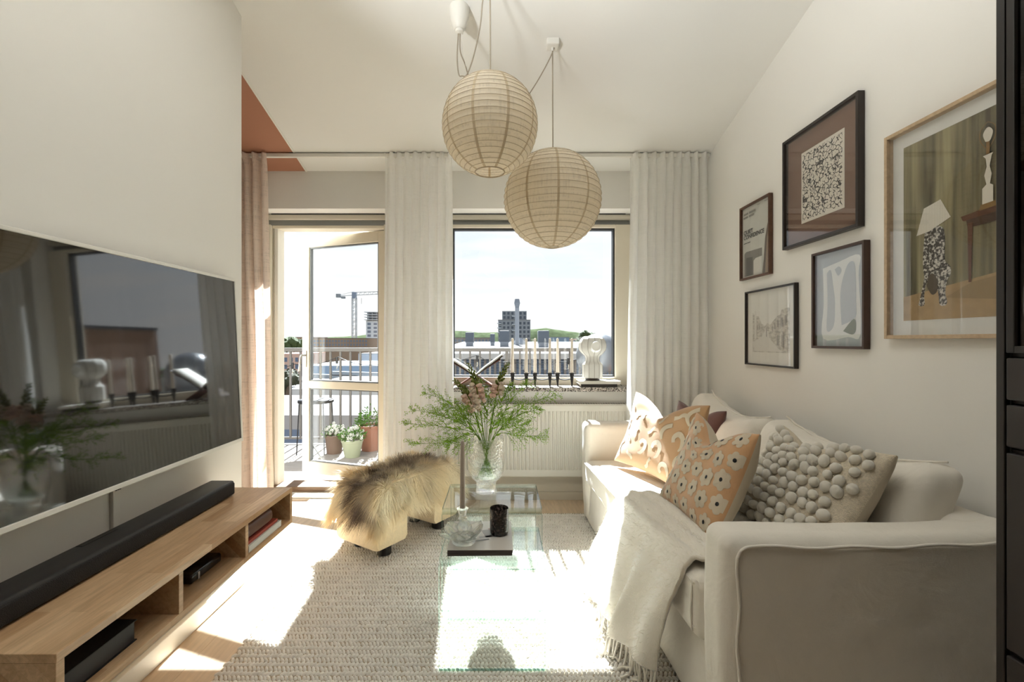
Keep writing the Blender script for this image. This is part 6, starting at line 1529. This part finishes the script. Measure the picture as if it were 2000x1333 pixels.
# crane
cr = thing('tower_crane', 'white and grey tower crane above the brick row', 'crane', (at(692, 0, 190).x, 190, GRZ)); CY_ = 190; u_ = CY_/F; CRM = M('crane_steel', srgb(176,178,180), 0.6); cxx = at(692, 0, CY_).x; hw = 3.6*u_
zt = at(0, 582, CY_).z; zb = at(0, 690, CY_).z
mast = MB()
for (a, b) in ((-1,-1),(1,-1),(1,1),(-1,1)): mast.bar((cxx+a*hw, CY_+b*hw, GRZ), (cxx+a*hw, CY_+b*hw, zt), 0.28, 0.28)
z = zb; sg = 1
while z < zt-1.4:
    for b in (-1, 1): mast.bar((cxx-sg*hw, CY_+b*hw, z), (cxx+sg*hw, CY_+b*hw, z+1.5), 0.16, 0.16); mast.bar((cxx+b*hw, CY_-sg*hw, z), (cxx+b*hw, CY_+sg*hw, z+1.5), 0.16, 0.16)
    z += 1.5; sg = -sg
mast.build('mast', CRM, cr)
jz = at(0, 578, CY_).z; jib = MB(); x0 = at(660, 0, CY_).x; x1 = at(790, 0, CY_).x
rise = 1.0
def jp(x, dz): return (x, CY_, jz+dz+(rise*(x-cxx)/(x1-cxx) if x > cxx else -0.2*(x-cxx)/(x0-cxx)))
for dz in (0, 1.25): jib.bar(jp(cxx if dz else x0, dz), jp(x1, dz*0.8), 0.26, 0.26)
x = cxx
while x < x1-1: jib.bar(jp(x, 0), jp(x+0.9, 1.25), 0.15, 0.15); jib.bar(jp(x+0.9, 1.25), jp(x+1.8, 0), 0.15, 0.15); x += 1.8
jib.bar(jp(x0, 0.2), (cxx, CY_, jz+1.6), 0.14, 0.14)
jib.build('jib', CRM, cr)
MB().box(cxx-3.8*u_, cxx+3.8*u_, CY_-0.8, CY_+0.8, jz-1.2, jz+1.3).build('cab', M('crane_cab', srgb(120,132,150), 0.5), cr)
for (a, b, c, d) in ((657, 665, 575, 582), (667, 674, 580, 584)): MB().box(at(a,0,CY_).x, at(b,0,CY_).x, CY_-0.6, CY_+0.6, at(0,d,CY_).z, at(0,c,CY_).z).build('counterweight', bpy.data.materials['duct_grey'], cr)
hk = at(706, 583, CY_); MB().bar(hk, hk-Vector((0,0,2.4)), 0.10, 0.10).build('hoist_rope', DARKM, cr)
# trees and hills
def crown(name, label, c, rx, rz, seed, mat, group='trees in the town'):
    rr = random.Random(seed); t = thing(name, label, 'tree', (c[0], c[1], GRZ), group); m = MB(); c = Vector(c)
    for k in range(9):
        o = Vector((rr.uniform(-.7,.7)*rx, rr.uniform(-.5,.5)*rx, rr.uniform(-.5,.5)*rz)); m.ball(c+o, rx*rr.uniform(.35,.6), 12, 8, (1,1,rz/rx))
    m.v = [tuple(Vector(v)+Vector((nz3(Vector(v), 2.2/rx), nz3(Vector(v)+Vector((9,9,9)), 2.2/rx), nz3(Vector(v)+Vector((1,7,9)), 5/rx)))*rx*0.22) for v in m.v]
    m.build('crown', mat, t); MB().lathe([(0.06*rx+0.1, GRZ), (0.05*rx+.1, c.z)], 8, (c.x, c.y, 0)).build('trunk', M('bark', srgb(90,76,62), 0.9) if 'bark' not in bpy.data.materials else bpy.data.materials['bark'], t)
TREE = M('tree_green', srgb(66,76,38), 0.9, var=0.25, vs=0.5); TREE2 = M('tree_olive', srgb(62,62,42), 0.9, var=0.25, vs=0.6)
for i, (x, y, Y, rx, nm) in enumerate(((548, 676, 110, 2.6, 'round green tree by the left door jamb'), (560, 673, 125, 2.4, 'middle one of three green trees left of the door leaf'), (574, 675, 105, 2.4, 'green tree touching the door stile, right of its neighbours'), (555, 742, 31, 0.9, 'olive shrubbery tree below the pink house'), (563, 745, 24, 0.6, 'small olive tree right of the shrubbery below the pink house'), (1150, 668, 130, 3.2, 'green tree at the foot of the right hill'))):
    crown('tree', nm, at(x, y, Y), rx, rx*0.9, i, TREE if i not in (3, 4) else TREE2)
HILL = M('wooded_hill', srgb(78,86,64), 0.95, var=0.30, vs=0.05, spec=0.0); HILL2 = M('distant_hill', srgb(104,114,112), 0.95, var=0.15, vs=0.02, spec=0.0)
def ridge(Y, prof, mat, seed, depth):
    X = [at(x, 0, Y).x for x, _ in prof]; Zp = [at(0, y, Y).z for _, y in prof]
    def f(u, v):
        x = X[0]+(X[-1]-X[0])*u; z = np.interp(x, X, Zp)+ (nz3((x*0.045, seed, 0), 1)*4+nz3((x*0.2, seed, 3), 1)*1.8)*Y/1500
        k = 1-v; return (x, Y-depth*k, (z-GRZ)*(1-k**1.5)+GRZ)
    struct(MB().grid(f, 260, 12).build('hill', mat, None, smooth=180))
ridge(1500, [(-900,650),(300,655),(540,660),(600,662),(860,648),(900,647),(940,651),(1000,650),(1040,644),(1065,642),(1110,648),(1160,656),(1260,662),(2900,655)], HILL, 1, 90)
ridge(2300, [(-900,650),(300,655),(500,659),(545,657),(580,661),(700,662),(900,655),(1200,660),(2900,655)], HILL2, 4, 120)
